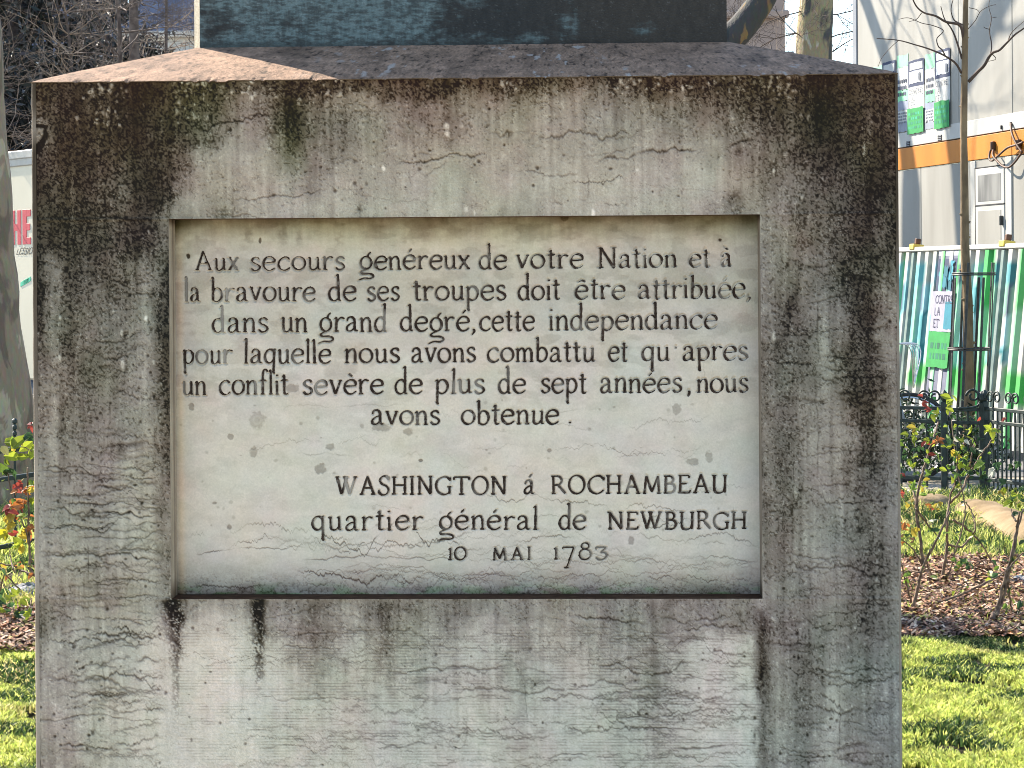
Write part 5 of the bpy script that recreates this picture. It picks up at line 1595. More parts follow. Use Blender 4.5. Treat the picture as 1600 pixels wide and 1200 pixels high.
def campaign(px0, px1, py0, py1, seed, lines, parent, w, label, lifted=0.0):
    s0, zt = w.sz(px0, py0 + 4)
    s1, zb = w.sz(px1, py1)
    zt = w.sz((px0 + px1) / 2, py0)[1]
    zb = w.sz((px0 + px1) / 2, py1)[1]
    p = Poster(w, s0, s1, zb, zt, .008 + lifted)
    p.area(0, 1, 0, 1, WHT, .01, seed)
    p.area(.0, 1, .0, .36, NAVY, .008, seed)
    p.area(.10, .90, .035, .13, WHT, .01, seed + 2)
    p.area(.08, .92, .15, .315, (.50, .52, .54), .012, seed + 3)
    r = np.random.default_rng(seed)
    for k in range(6):
        x = r.uniform(.1, .8)
        p.area(x, x + r.uniform(.06, .16), r.uniform(.15, .22), r.uniform(.24, .31), tuple(np.array((.2, .22, .26)) * r.uniform(.4, 2.6)), .02, seed + k)
    for i, t in enumerate(lines):
        p.text(t, .10, .10 + min(.8, .135 * len(t)), .46 + i * .092, .062, INK, .11)
    p.area(0, 1, .655, 1.0, GRN, .015, seed + 5)
    p.scribble(.08, .92, .70, .95, 4, (.02, .17, .10), seed)
    return p.build(parent, label)


def small_sheet(px0, px1, py0, py1, seed, parent, w, label, cols, lifted=.0, torn=.02):
    s0, s1 = w.s(px0), w.s(px1)
    zt, zb = w.sz((px0 + px1) / 2, py0)[1], w.sz((px0 + px1) / 2, py1)[1]
    p = Poster(w, s0, s1, zb, zt, .003 + lifted)
    r = np.random.default_rng(seed)
    y = 0
    for (c, h) in cols:
        p.area(0, 1, y, min(1, y + h), c, torn, seed + int(y * 50))
        y += h
    p.scribble(.12, .88, .30, .55, 3, (.05, .06, .09), seed)
    p.scribble(.12, .88, .74, .90, 4, (.10, .11, .13), seed + 1)
    return p.build(parent, label)


campaign(1422.5, 1447.5, 93, 208, 5, ['CONTRE', 'LA', 'ET'], cabin2, wall, 'green and white poster with dark printed lines, middle of the row')
campaign(1464.5, 1488, 77, 200, 9, ['CONTRE', 'LA', 'ET'], cabin2, wall, 'green and white poster with dark printed lines, right end of the row')
campaign(1382, 1403, 96, 226, 15, ['CONTRE', 'LA', 'ET'], cabin2, wall, 'poster half hidden behind the pedestal corner')
small_sheet(1404, 1422, 86, 206, 21, cabin2, wall, 'torn green and grey sheet between two posters', [(PALE, .16), (WHT, .3), ((.2, .5, .28), .14), ((.20, .22, .28), .12), (WHT, .16), ((.2, .22, .26), .12)])
small_sheet(1448, 1463.5, 84, 202, 25, cabin2, wall, 'torn pale green and grey sheet between two posters', [(PALE, .2), (WHT, .28), ((.16, .45, .24), .16), ((.18, .2, .26), .10), ((.55, .56, .58), .16), ((.2, .22, .26), .1)])
small_sheet(1366, 1381, 104, 220, 29, cabin2, wall, 'faded green sheet behind the pedestal corner', [(PALE, .5), (WHT, .5)])

# cable looped on the cabins
cb = MB()
pp = [wall.pt(np.array(wall.sz(x, y)[0]), np.array(wall.sz(x, y)[1]), o) for x, y, o in ((1584, 193, .02), (1590, 208, .05), (1598, 224, .06), (1606, 238, .05))]
cb.tube(catmull(np.array(pp), 8), .012, 6)
pp = [wall.pt(np.array(wall.sz(x, y)[0]), np.array(wall.sz(x, y)[1]), o) for x, y, o in ((1557, 228, .03), (1554, 238, .04), (1556, 248, .06), (1562, 251, .07), (1572, 244, .08), (1586, 231, .07), (1598, 226, .05), (1606, 222, .04))]
cb.tube(catmull(np.array(pp), 8), .011, 6)
pp = [wall.pt(np.array(wall.sz(x, y)[0]), np.array(wall.sz(x, y)[1]), o) for x, y, o in ((1558, 233, .03), (1566, 243, .09), (1574, 253, .09), (1582, 260, .09), (1590, 261, .08), (1597, 252, .06), (1604, 240, .05))]
cb.tube(catmull(np.array(pp), 8), .011, 6)
cb.bbox(wall.pt(np.array(wall.s(1557.5)), np.array(wall.sz(1557.5, 228)[1]), .03), (.05, .05, .09), wall.ax(), .01)
cb.bbox(wall.pt(np.array(wall.s(1597.5)), np.array(wall.sz(1597.5, 226)[1]), .03), (.06, .05, .1), wall.ax(), .01)
M_CABLE = mat_noise('brown_cable', (.05, .028, .018, 1), (.10, .05, .03, 1), scale=10, rough=.6)
tag(cb.build('cable', M_CABLE, None, True), 'brown cable hanging in loops over the orange band', 'cable')

# ------------------------------------------------------------------ leaning corrugated hoarding in front of the cabins
hw = Wall(np.array((3.82, 21.0, 0.0)), lean=.108)
M_SHEET = mat_attr('painted_corrugated_steel', rough=.5, noise=.08, nscale=6, spec=.35)
M_RAIL = mat_noise('pale_rail', (.30, .29, .26, 1), (.38, .37, .34, 1), scale=6, rough=.5)
M_CLIP = mat_noise('yellow_clip', (.60, .42, .06, 1), (.66, .48, .10, 1), scale=6, rough=.6)
M_CONC = mat_noise('concrete_foot', (.34, .33, .31, 1), (.46, .45, .43, 1), scale=8, rough=.9, bump=.3, bscale=80)
S1H, S2H = hw.s(1425.5, 1.3), hw.s(1566, 1.3)
PW = S2H - S1H
ZH0, ZH1 = .10, 1.795


def corrugated(mb, s0, s1, colfun):
    pitch, d = .205, .052
    n = int(round((s1 - s0) / pitch))
    prof = []
    for k in range(n):
        a = s0 + (s1 - s0) * k / n
        p = (s1 - s0) / n
        prof += [(a, .0), (a + p * .34, .0), (a + p * .44, d), (a + p * .84, d), (a + p * .94, .0)]
    prof.append((s1, .0))
    zs_ = np.linspace(ZH0, ZH1, 26)
    P = np.array([[hw.pt(np.array(s), np.array(z), o) for (s, o) in prof] for z in zs_])
    m = len(prof)
    cols = np.array([[colfun((s - s0) / (s1 - s0), (ZH1 - z) / (ZH1 - ZH0), i) for i, (s, o) in enumerate(prof)] for z in zs_])
    mb.add(P.reshape(-1, 3), grid_quads(26, m).tolist())
    mb.c.append(cols.reshape(-1, 3))


WSH = np.array((.34, .34, .31))
GSH = np.array((.10, .52, .16))
CSH = np.array((.12, .32, .35))
TSH = np.array((.012, .12, .14))


def cf(seed):
    """Paint and torn posters on the ribs; i is the fold, x along the panel, y down it."""
    def f(x, y, i):
        h = vnoise(np.array((i // 2) * 1.7 + seed * 5), np.array(seed * 2.3), 5)
        k = vnoise(np.array(x * 9.0 + seed), np.array(y * 2.2), 3)
        j = vnoise(np.array(i * 1.9 + seed * 3), np.array(np.floor(y * 6) * 1.7), 7)
        c = WSH
        low = .60 + .16 * (k - .5)
        if h > .74:
            c = np.array((.05, .30, .08)) if y < .3 or y > .78 else np.array((.16, .38, .22))
        if .06 < y < low and h <= .62:
            if j > .62:
                c = CSH
            elif j > .50:
                c = np.array((.22, .38, .42))
            elif j > .42:
                c = WSH
            elif j > .28:
                c = np.array(PALE) * 1.1
            elif j > .2:
                c = np.array((.05, .06, .10))
            else:
                c = TSH
        elif y >= low and y < low + .12 and k > .45:
            c = np.array((.06, .30, .07))
        return np.asarray(c)
    return f


hp = []
for k, (a, lab) in enumerate(((S1H - PW, 'leaning corrugated hoarding panel mostly hidden behind the pedestal'), (S1H, 'leaning corrugated hoarding panel plastered with green and cyan posters behind the young tree'), (S2H, 'leaning corrugated hoarding panel right of the young tree, running out of view'))):
    t = thing('hoarding_panel', lab, 'hoarding', hw.pt(np.array(a + PW / 2), np.array(0.0), 0), 'corrugated hoarding panels round the site')
    mb = MB()
    corrugated(mb, a + .05, a + PW - .05, cf(2.7 + k * 4.1))
    mb.build('sheet', M_SHEET, t)
    mb = MB()
    hw.box(mb, a - .01, a + PW + .0, ZH1 + .001, ZH1 + .045, -.03, .06, .006)
    mb.build('top_rail', M_RAIL, t)
    mb = MB()
    hw.box(mb, a - .035, a + .035, .0, ZH1 + .0, -.05, .045, .008)
    mb.build('post', mat_noise('post_green_grey', (.10, .14, .13, 1), (.17, .22, .20, 1), scale=8, rough=.5), t)
    mb = MB()
    hw.box(mb, a - .05, a + .06, ZH1 + .02, ZH1 + .075, -.04, .07, .006)
    mb.build('clip', M_CLIP, t)
    mb = MB()
    hw.box(mb, a - .03, a + .02, ZH1 + .076, ZH1 + .13, -.02, .03, .006)
    mb.build('hook', M_CABLE, t)
    mb = MB()
    c = hw.pt(np.array(a), np.array(.09), 0.15)
    mb.bbox(c, (.28, .60, .18), np.stack((WD, WN, ZUP)), .03)
    mb.build('concrete_foot', M_CONC, t)
    hp.append(t)
# the flat poster that bridges the ribs, and sheets printed over ribs
s0, s1 = hw.s(1470, 1.5), hw.s(1504, 1.5)
p = Poster(hw, s0, s1, hw.sz(1480, 622)[1], hw.sz(1488, 388)[1], .044)
p.area(0, 1, 0, 1, (.11, .115, .16), .0, 3)
p.area(.0, 1, .0, .05, (.30, .31, .36), .0, 4)
p.area(.02, .98, .07, .285, NAVY, .004, 5)
r = np.random.default_rng(12)
for k in range(16):
    x, y = r.uniform(.1, .8), r.uniform(.08, .22)
    p.area(x, x + r.uniform(.05, .18), y, min(.285, y + r.uniform(.02, .08)), tuple(np.array((.03, .17, .23)) * r.uniform(.5, 1.6)), .02, k)
p.area(.0, 1, .29, .56, (.24, .235, .29), .004, 7)
p.area(.62, .98, .36, .54, (.02, .14, .19), .01, 8)
p.text('CONTRE', .16, .96, .37, .052, INK, .11)
p.text('LA', .16, .42, .45, .052, INK, .11)
p.text('ET', .16, .42, .53, .052, INK, .11)
p.area(.0, 1, .56, .80, (.018, .19, .045), .008, 9)
p.scribble(.14, .9, .62, .76, 2, (.01, .09, .05), 4)
pz = p.build(hp[1], 'tall poster with a teal photo, dark capitals and a green foot')

# ------------------------------------------------------------------ low iron fences round the garden
M_IRON = mat_noise('dark_green_iron', (.010, .016, .014, 1), (.026, .040, .036, 1), scale=20, rough=.5, spec=.3)


def scroll(c, ax, r, turns=1.35, flip=1, n=26):
    a = np.linspace(0, turns * 2 * math.pi, n)
    rr = r * (1 - .62 * a / a[-1])
    return np.array([c + ax * flip * (math.cos(t) * q) + ZUP * (math.sin(t) * q) for t, q in zip(a, rr)])


def iron_fence(label, A, Bp, spacing, zr, ztop, kind, group='low iron fences round the rose garden', posts=(0.0, 1.0)):
    A, Bp = np.asarray(A, float), np.asarray(Bp, float)
    L = np.linalg.norm(Bp - A)
    ax = (Bp - A) / L
    t = thing('iron_fence', label, 'fence', (A + Bp) / 2, group)
    axes = np.stack((ax, np.cross(ZUP, ax), ZUP))
    for z in zr:
        mb = MB()
        mb.bbox((A + Bp) / 2 + ZUP * z, (L, .022, .026), axes, .003)
        mb.build('rail', M_IRON, t)
    n = int(L / spacing)
    mb = MB()
    for k in range(1, n):
        p = A + ax * (k * spacing)
        top = ztop if kind == 'finial' and k % 2 == 0 else (zr[0] - .005 if kind != 'plain' else zr[0] + .03)
        mb.tube([p + ZUP * .03, p + ZUP * top], .0075, 6)
        if kind == 'finial' and k % 2 == 0:
            for q, rr in ((0, .016), (-.035, .014), (-.07, .013)):
                mb.tube([p + ZUP * (top + q - .016), p + ZUP * (top + q - .008), p + ZUP * (top + q + .006), p + ZUP * (top + q + .016)], [rr * .4, rr, rr, rr * .3], 8)
    mb.build('pickets', M_IRON, t, False)
    if kind == 'scroll':
        mb = MB()
        m = int(L / .20)
        for k in range(m):
            p = A + ax * (L * (k + .5) / m) + ZUP * (zr[0] + .085)
            mb.tube(scroll(p - ax * .042, ax, .046, 1.3, 1), .0075, 5)
            mb.tube(scroll(p + ax * .042, ax, .046, 1.3, -1), .0075, 5)
            mb.tube([p + ZUP * -.08, p + ZUP * .03], .006, 5)
        mb.build('scrolls', M_IRON, t, True)
    for f in posts:
        mb = MB()
        p = A + ax * (L * f)
        mb.bbox(p + ZUP * (zr[0] + .05) / 2, (.045, .045, zr[0] + .05), axes, .005)
        mb.tube([p + ZUP * (zr[0] + .05), p + ZUP * (zr[0] + .075), p + ZUP * (zr[0] + .11), p + ZUP * (zr[0] + .135)], [.012, .03, .028, .006], 10)
        mb.build('post', M_IRON, t)
    return t


def gx(px, Y):
    p = at(px, HOR, Y)
    return np.array((p[0], Y, 0.0))


iron_fence('low dark iron fence with scrolled top next to the right edge of the pedestal', gx(1290, 15.9), gx(1474, 15.5), .095, (.61, .515, .10), .7, 'scroll')
gate = iron_fence('low iron gate with big scroll brackets under the young tree', gx(1478, 15.52), gx(1533, 15.5), .075, (.60, .505, .10), .7, 'plain', posts=(1.0,))
mb = MB()
for c, fl_ in ((gx(1519, 15.5), 1),):
    pth = scroll(c + ZUP * .70, np.array((1., 0, 0)), .05, 1.15, -1)
    mb.tube(pth, .009, 6)
    mb.tube(catmull(np.array([c + ZUP * .75 + np.array((.0, 0, 0)), c + np.array((.055, 0, .70)), c + np.array((.04, 0, .635)), c + np.array((-.02, 0, .615)), c + np.array((-.11, 0, .61))]), 6), .009, 6)
mb.build('scroll_bracket', M_IRON, gate, True)
iron_fence('low dark iron fence of close pickets at the right edge, with scrolled top', gx(1537, 15.5), gx(1720, 14.2), .055, (.61, .515, .10), .7, 'scroll')
iron_fence('low dark iron fence with turned finials left of the pedestal', np.array((-4.0, 9.15, 0)), np.array((-1.75, 14.9, 0)), .20, (.63, .47, .09), .79, 'finial')

# ------------------------------------------------------------------ bicycle behind the fence
bx = gx(1418, 16.3)
bike = thing('bicycle', 'grey bicycle leaning behind the iron fence by the right edge of the pedestal', 'bicycle', bx)
M_TYRE = mat_noise('tyre_rubber', (.02, .02, .02, 1), (.04, .04, .04, 1), scale=10, rough=.8)
M_BIKE = mat_noise('grey_bike_paint', (.26, .28, .30, 1), (.36, .38, .40, 1), scale=8, rough=.35, spec=.5)
M_CHROME = mat_noise('bike_metal', (.42, .42, .42, 1), (.55, .55, .55, 1), scale=8, rough=.3, metal=.8)
fw = bx + ZUP * .34
rw = bx + np.array((-1.02, .18, .34))
bd = (fw - rw) / np.linalg.norm(fw - rw)
for c in (fw, rw):
    a = np.linspace(0, 2 * math.pi, 41)
    mb = MB()
    mb.tube(np.array([c + bd * .33 * math.cos(t) + ZUP * .33 * math.sin(t) for t in a]), .016, 6, False)
    wl_ = mb.build('wheel', M_TYRE, bike, True)
    mb = MB()
    for k in range(14):
        t = k / 14 * 2 * math.pi
        mb.tube([c, c + bd * .315 * math.cos(t) + ZUP * .315 * math.sin(t)], .002, 4)
    mb.tube(np.array([c + bd * .308 * math.cos(t) + ZUP * .308 * math.sin(t) for t in a]), .008, 5, False)
    mb.build('rim', M_CHROME, wl_)
mb = MB()
hd = fw - bd * .13 + ZUP * .50
bb = (fw + rw) / 2 - ZUP * .06
st_ = bb - bd * .16 + ZUP * .50
for a_, b_, rr in ((fw, hd, .014), (hd, hd - bd * .02 + ZUP * .12, .018), (hd, bb, .018), (bb, st_, .016), (st_, hd + ZUP * .08, .016), (st_, rw, .010), (bb, rw, .010), (st_, st_ - bd * .03 + ZUP * .12, .013)):
    mb.tube([a_, b_], rr, 8)
mb.build('frame', M_BIKE, bike, True)
mb = MB()
sd_ = np.cross(bd, ZUP)
h0 = hd - bd * .02 + ZUP * .12
mb.tube(catmull(np.array([h0 + sd_ * .29 - bd * .12 + ZUP * .08, h0 + sd_ * .2 + bd * .02 + ZUP * .09, h0 + ZUP * .06, h0 - sd_ * .2 + bd * .02 + ZUP * .09, h0 - sd_ * .29 - bd * .12 + ZUP * .08]), 6), .013, 7)
for k in range(5):
    mb.tube(catmull(np.array([h0 + sd_ * (.2 - .1 * k) + ZUP * .09, h0 + bd * (.16 + .02 * k) + sd_ * (.1 - .05 * k) + ZUP * .07, fw + ZUP * .38 + bd * .04 + sd_ * .01 * k]), 6), .0045, 5)
mb.build('handlebar', M_CHROME, bike, True)
mb = MB()
sc_ = st_ - bd * .03 + ZUP * .13
mb.tube([sc_ - bd * .13, sc_ - bd * .08, sc_ + bd * .02, sc_ + bd * .14], [.04, .075, .05, .02], 8)
mb.build('saddle', M_TYRE, bike, True)

# ------------------------------------------------------------------ trees
def bark(name, base, patch, hi, scale=2.2):
    m, n, l, b = new_mat(name)
    tc = n.new('ShaderNodeTexCoord')
    mp = n.new('ShaderNodeMapping')
    mp.inputs['Scale'].default_value = (1, 1, .45)
    l.new(tc.outputs['Object'], mp.inputs['Vector'])
    t = n.new('ShaderNodeTexNoise')
    t.inputs['Scale'].default_value = scale * 2
    t.inputs['Detail'].default_value = 5
    t.inputs['Distortion'].default_value = .8
    l.new(mp.outputs[0], t.inputs['Vector'])
    r = n.new('ShaderNodeValToRGB')
    r.color_ramp.interpolation = 'EASE'
    e = r.color_ramp.elements
    e[0].position, e[0].color = .40, patch
    e[1].position, e[1].color = .47, base
    e2 = e.new(.60); e2.color = base
    e3 = e.new(.64); e3.color = hi
    l.new(t.outputs['Fac'], r.inputs[0])
    t2 = n.new('ShaderNodeTexNoise')
    t2.inputs['Scale'].default_value = 30
    t2.inputs['Detail'].default_value = 6
    l.new(mp.outputs[0], t2.inputs['Vector'])
    mx = n.new('ShaderNodeMixRGB')
    mx.blend_type = 'MULTIPLY'
    mx.inputs[0].default_value = .55
    l.new(r.outputs[0], mx.inputs[1])
    l.new(t2.outputs['Color'], mx.inputs[2])
    gm = n.new('ShaderNodeMixRGB')
    gm.blend_type = 'ADD'
    gm.inputs[0].default_value = .0
    l.new(mx.outputs[0], gm.inputs[1])
    l.new(gm.outputs[0], b.inputs['Base Color'])
    b.inputs['Roughness'].default_value = .9
    bp = n.new('ShaderNodeBump')
    bp.inputs['Strength'].default_value = .5
    bp.inputs['Distance'].default_value = .02
    l.new(t2.outputs['Fac'], bp.inputs['Height'])
    l.new(bp.outputs[0], b.inputs['Normal'])
    return m


M_PLANE = bark('plane_tree_bark', (.36, .285, .155, 1), (.085, .082, .07, 1), (.56, .50, .36, 1), 1.5)
M_PLANE2 = bark('shaded_plane_bark', (.29, .22, .14, 1), (.17, .125, .08, 1), (.46, .37, .25, 1), 2.6)
M_GREYBARK = bark('grey_limb_bark', (.05, .048, .044, 1), (.03, .03, .03, 1), (.20, .13, .05, 1), 2.0)
M_TWIG = mat_noise('twig_bark', (.055, .04, .034, 1), (.13, .10, .082, 1), scale=12, rough=.85)
M_TANTWIG = mat_noise('tan_twig_bark', (.28, .20, .14, 1), (.44, .34, .25, 1), scale=6, rough=.85)
M_YOUNG = mat_noise('young_tree_bark', (.09, .06, .032, 1), (.20, .14, .075, 1), scale=14, rough=.8, bump=.5, bscale=60, stretch=(1, 1, .4))
M_TIP = mat_noise('young_twig_bark', (.045, .03, .022, 1), (.09, .06, .045, 1), scale=14, rough=.8)


def grow(mb, p, d, L, r, lev, rnd, wob=.16, kids=(3, 5), up=.08, shrink=.62, rad=.62, sides=5):
    n = 5 + (lev > 1) * 2
    pts, rr = [p], [r]
    q, dd = np.array(p, float), np.array(d, float)
    for i in range(n):
        dd = dd + rnd.normal(0, wob, 3) + ZUP * up
        dd /= np.linalg.norm(dd)
        q = q + dd * L / n
        pts.append(q.copy())
        rr.append(r * (1 - .62 * (i + 1) / n))
    mb.tube(np.array(pts), rr, sides if lev > 1 else 4, False)
    if lev <= 0:
        return
    for k in range(int(rnd.integers(*kids))):
        i = int(rnd.integers(max(1, n // 3), n + 1))
        b = pts[i] - pts[i - 1]
        b /= np.linalg.norm(b)
        v = rnd.normal(0, 1, 3)
        v -= b * (v @ b)
        v /= np.linalg.norm(v) + 1e-9
        nd = b * rnd.uniform(.4, .9) + v * rnd.uniform(.5, 1.0)
        nd /= np.linalg.norm(nd)
        grow(mb, pts[i], nd, L * shrink * rnd.uniform(.7, 1.2), max(.003, rr[i] * rad), lev - 1, rnd, wob * 1.08, kids, up, shrink, rad, sides)


def bare_tree(label, base, trunk_pts, trunk_r, mat_t, mat_b, limbs, seed, name='plane_tree', group='bare plane trees round the garden', kids=(3, 5), lev=3, up=.06, rad=.62):
    rnd = np.random.default_rng(seed)
    t = thing(name, label, 'tree', (base[0], base[1], 0), group)
    p = catmull(np.array(trunk_pts, float), 9)
    rr = np.interp(np.linspace(0, 1, len(p)), np.linspace(0, 1, len(trunk_r)), trunk_r)
    mb = MB()
    n = 22
    mb.tube(p, rr, n)
    V = mb.v[0]
    V += ((fbm(V[:, 0] * 5 + V[:, 1] * 3, V[:, 2] * 2.2, seed, 3) - .5) * trunk_r[0] * .16)[:, None] * np.array((1, .4, 0))
    mb.build('trunk', mat_t, t, True)
    mb = MB()
    for (z, d, L, r) in limbs:
        i = int(np.argmin(np.abs(p[:, 2] - z)))
        d = np.array(d, float)
        grow(mb, p[i], d / np.linalg.norm(d), L, r, lev, rnd, .13, kids, up, .62, rad)
    if limbs:
        mb.build('branches', mat_b, t, True)
    return t


# leaning trunk at the left edge
Yl = 14.8
tp = [at(-44, 700, Yl), at(-36, 640, Yl), at(-42, 400, Yl), at(-48, 110, Yl), at(-60, -120, Yl), at(-66, -500, Yl)]
tp[0][2] = 0.0
bare_tree('thick leaning plane tree trunk behind the fence at the left edge of the photo', tp[0], tp, [.44, .38, .29, .24, .20, .15], M_PLANE2, M_TWIG,
          [(5.6, (.8, .3, .9), 3.0, .05), (5.8, (-.8, .2, .6), 3.2, .06), (5.4, (.2, .9, .9), 3, .05), (5.8, (.1, -.6, .9), 2.6, .05)], 3)
# pale mottled trunk between the bronze and the cabins
Yp = 31.0
tp = [gx(1272, Yp), at(1272, 95, Yp), at(1276, 0, Yp), at(1280, -160, Yp), at(1290, -420, Yp)]
bare_tree('pale mottled plane tree trunk standing against the sky left of the cabins', tp[0], tp, [.33, .27, .255, .22, .15], M_PLANE, M_TWIG,
          [(4.7 + .16 * q, ((-1) ** q * .9, .2 - .3 * (q % 3), .5 - .16 * (q % 6)), 1.1 + .1 * (q % 4), .012) for q in range(12)] + [(6.4, (-.7, .3, .7), 4, .1), (6.6, (.7, .2, .8), 4, .1), (7, (.1, -.5, .8), 4, .1)], 8, kids=(4, 7), up=.0)
# grey limb rising to the right beside the bronze
Yg = 18.5
tp = [gx(1070, Yg), at(1072, 260, Yg), at(1092, 150, Yg), at(1130, 75, Yg), at(1160, 42, Yg), at(1196, -10, Yg), at(1250, -120, Yg)]
bare_tree('dark grey leaning tree limb emerging from behind the bronze block', tp[0], tp, [.20, .17, .15, .135, .125, .11, .09], M_GREYBARK, M_TWIG,
          [(5.0, (-.5, .3, .8), 2.0, .05), (4.6, (.9, .2, .4), 1.6, .03)], 12)
# plane trees behind the pedestal whose trunk and limbs shade the cabin wall
def shader_of(px, py, t):
    """A point t metres (on plan) towards the sun from the cabin wall seen at a pixel."""
    s, z = wall.sz(px, py)
    return wall.pt(np.array(s), np.array(z)) + np.array(TOSUN) / math.cos(SUN_EL) * t


c0, c1, c2, c3 = shader_of(1424, 372, 6.4), shader_of(1422, 250, 6.4), shader_of(1398, 130, 6.4), shader_of(1362, 20, 6.4)
c4 = c3 + (c3 - c2) * 1.3
tp = [np.array((c0[0], c0[1], 0.0)), np.array((c0[0] + .02, c0[1], c0[2] * .5)), c0, c1, c2, c3, c4]
bare_tree('bare plane tree hidden behind the bronze block, shading the cabin wall', tp[0], tp, [.21, .19, .17, .15, .13, .12, .07], M_PLANE, M_TWIG,
          [(c1[2], (.5, -.5, .6), 2.6, .035), (c2[2], (.7, .5, .5), 3.0, .04), (c3[2], (.6, -.3, .7), 3.0, .04), (c2[2] + .4, (.4, -.8, .2), 2.6, .03)], 21, kids=(3, 5), lev=2)
d0, d1, d2, d3 = shader_of(1494, 190, 7.6), shader_of(1512, 110, 7.6), shader_of(1540, 50, 7.6), shader_of(1574, -14, 7.6)
d4 = d3 + (d3 - d2) * 1.5
e0 = np.array((d0[0] - .5, d0[1] - .4, 0.0))
tp = [e0, e0 + ZUP * 3.2, e0 * .5 + d0 * np.array((.5, .5, 0)) + ZUP * 5.6, d0, d1, d2, d3, d4]
bare_tree('bare leaning plane tree hidden behind the middle of the pedestal', tp[0], tp, [.15, .13, .12, .11, .115, .12, .11, .06], M_PLANE, M_TWIG,
          [(d0[2] - .4, (.7, -.5, .4), 2.8, .03), (d1[2], (.3, -.8, .5), 2.8, .03), (d2[2], (-.4, -.8, .4), 3.0, .035), (d0[2] - 1.6, (.8, -.4, .3), 2.8, .03), (d3[2], (.8, -.3, .5), 2.8, .03), (d0[2] - 2.4, (.7, -.6, .2), 2.4, .025)], 22, kids=(3, 5), lev=2)

# young tree with its iron guard
Yy = 17.4
yt = thing('young_tree', 'slender young bare tree standing in an iron tree guard in front of the hoarding', 'tree', gx(1513, Yy))
pts = [(1515, 700), (1514, 640), (1513, 560), (1512, 470), (1508, 395), (1507, 300), (1506, 200), (1507, 120), (1508, 60), (1509, 0), (1512, -90)]
p = np.array([at(x, y, Yy) for x, y in pts])
p[0][2] = 0
p = catmull(p, 8)
mb = MB()
rr = np.interp(p[:, 2], [0, .6, 1.6, 2.5, 3.3, 3.9, 4.6], [.056, .047, .039, .030, .027, .021, .014])
mb.tube(p, rr * (1 + .10 * (vnoise(p[:, 2] * 6, p[:, 2] * 0) - .5)), 12)
rk = np.random.default_rng(15)
for k in range(16):
    i = int(rk.integers(10, len(p) - 12))
    v = np.array((rk.choice([-1, 1]), rk.normal(0, .5), .3))
    mb.tube([p[i], p[i] + v * rr[i] * .9, p[i] + v * rr[i] * 1.35], [rr[i] * .5, rr[i] * .35, .003], 6)
mb.build('trunk', M_YOUNG, yt, True)
mb = MB()
BR_ = [(.014, -.2, [(1506, 62), (1500, 40), (1478, 34), (1462, 25), (1444, 20), (1432, 10), (1424, -6)]), (.009, .1, [(1503, 92), (1494, 62), (1486, 44), (1476, 30), (1470, 10)]),
       (.010, -.3, [(1502, 114), (1494, 100), (1484, 92), (1470, 84), (1450, 76), (1430, 70), (1404, 63), (1370, 60)]), (.006, .1, [(1478, 89), (1472, 78), (1466, 72), (1464, 60), (1474, 48), (1458, 40), (1440, 36), (1420, 28), (1404, 30)]),
       (.015, -.3, [(1513, 128), (1528, 112), (1538, 102), (1546, 88), (1552, 82), (1562, 78), (1574, 66), (1586, 54), (1600, 44), (1622, 26)]), (.006, .2, [(1545, 90), (1549, 78), (1549, 66), (1546, 48), (1549, 28), (1545, 10), (1548, -10)]),
       (.005, .1, [(1575, 64), (1580, 52), (1592, 40), (1604, 30)]), (.004, .1, [(1512, 46), (1524, 32), (1532, 18), (1545, 10), (1556, 7)]), (.008, .1, [(1507, 40), (1498, 36), (1490, 30), (1486, 14), (1492, -10)]), (.004, 0, [(1440, 20), (1432, 30), (1420, 34)]),
       (.004, 0, [(1548, 82), (1556, 92), (1544, 96)]), (.003, 0, [(1404, 63), (1392, 74), (1378, 90), (1372, 104)]), (.003, 0, [(1514, 12), (1526, 15), (1531, 20)]), (.003, 0, [(1549, 28), (1557, 27)]), (.003, 0, [(1547, 46), (1540, 44), (1537, 42)])]
for (r0, dy, px) in BR_:
    q = np.array([at(x, y, Yy + dy * i / (len(px) - 1)) for i, (x, y) in enumerate(px)])
    q = catmull(q, 5)
    mb.tube(q, np.linspace(r0, max(.002, r0 * .35), len(q)), 6)
mb.build('branches', M_TIP, yt, True)
tg = thing('tree_guard', 'leaning black iron tree guard of flat bars and two hoops round the young tree', 'tree guard', gx(1510, Yy))
base = [(1478, 1541), (1498, 1556)]
cx0, cx1 = at(1522, 420, Yy), at(1508, 660, Yy)
for k in range(8):
    a = k / 8 * 2 * math.pi + .3
    v = np.array((math.cos(a), math.sin(a), 0)) * .165
    mb = MB()
    top, bot = cx0 + v + ZUP * .05, cx1 + v
    bot[2] = 0.0
    dd = top - bot
    Lb = np.linalg.norm(dd)
    u = dd / Lb
    s_ = np.cross(u, v / .165)
    s_ /= np.linalg.norm(s_)
    if k in (1, 4, 6):
        top = top - u * .12
        Lb -= .12
    mb.bbox((top + bot) / 2, (.022, .007, Lb), np.stack((s_, np.cross(u, s_), u)), .001)
    mb.build('bar', M_BLACK, tg)
for py in (428, 545):
    f = (py - 420) / 240.0
    c = cx0 + (cx1 - cx0) * f
    a = np.linspace(0, 2 * math.pi, 33)
    mb = MB()
    for zz in (-.007, .007):
        mb.tube(np.array([c + np.array((math.cos(t), math.sin(t), 0)) * .172 + ZUP * zz for t in a]), .0065, 5, False)
    mb.build('hoop', M_BLACK, tg, True)

# ------------------------------------------------------------------ dark evergreens and bare crowns at the upper left
M_EVER = mat_attr('evergreen_leaf', rough=.5, transl=.15, spec=.4)


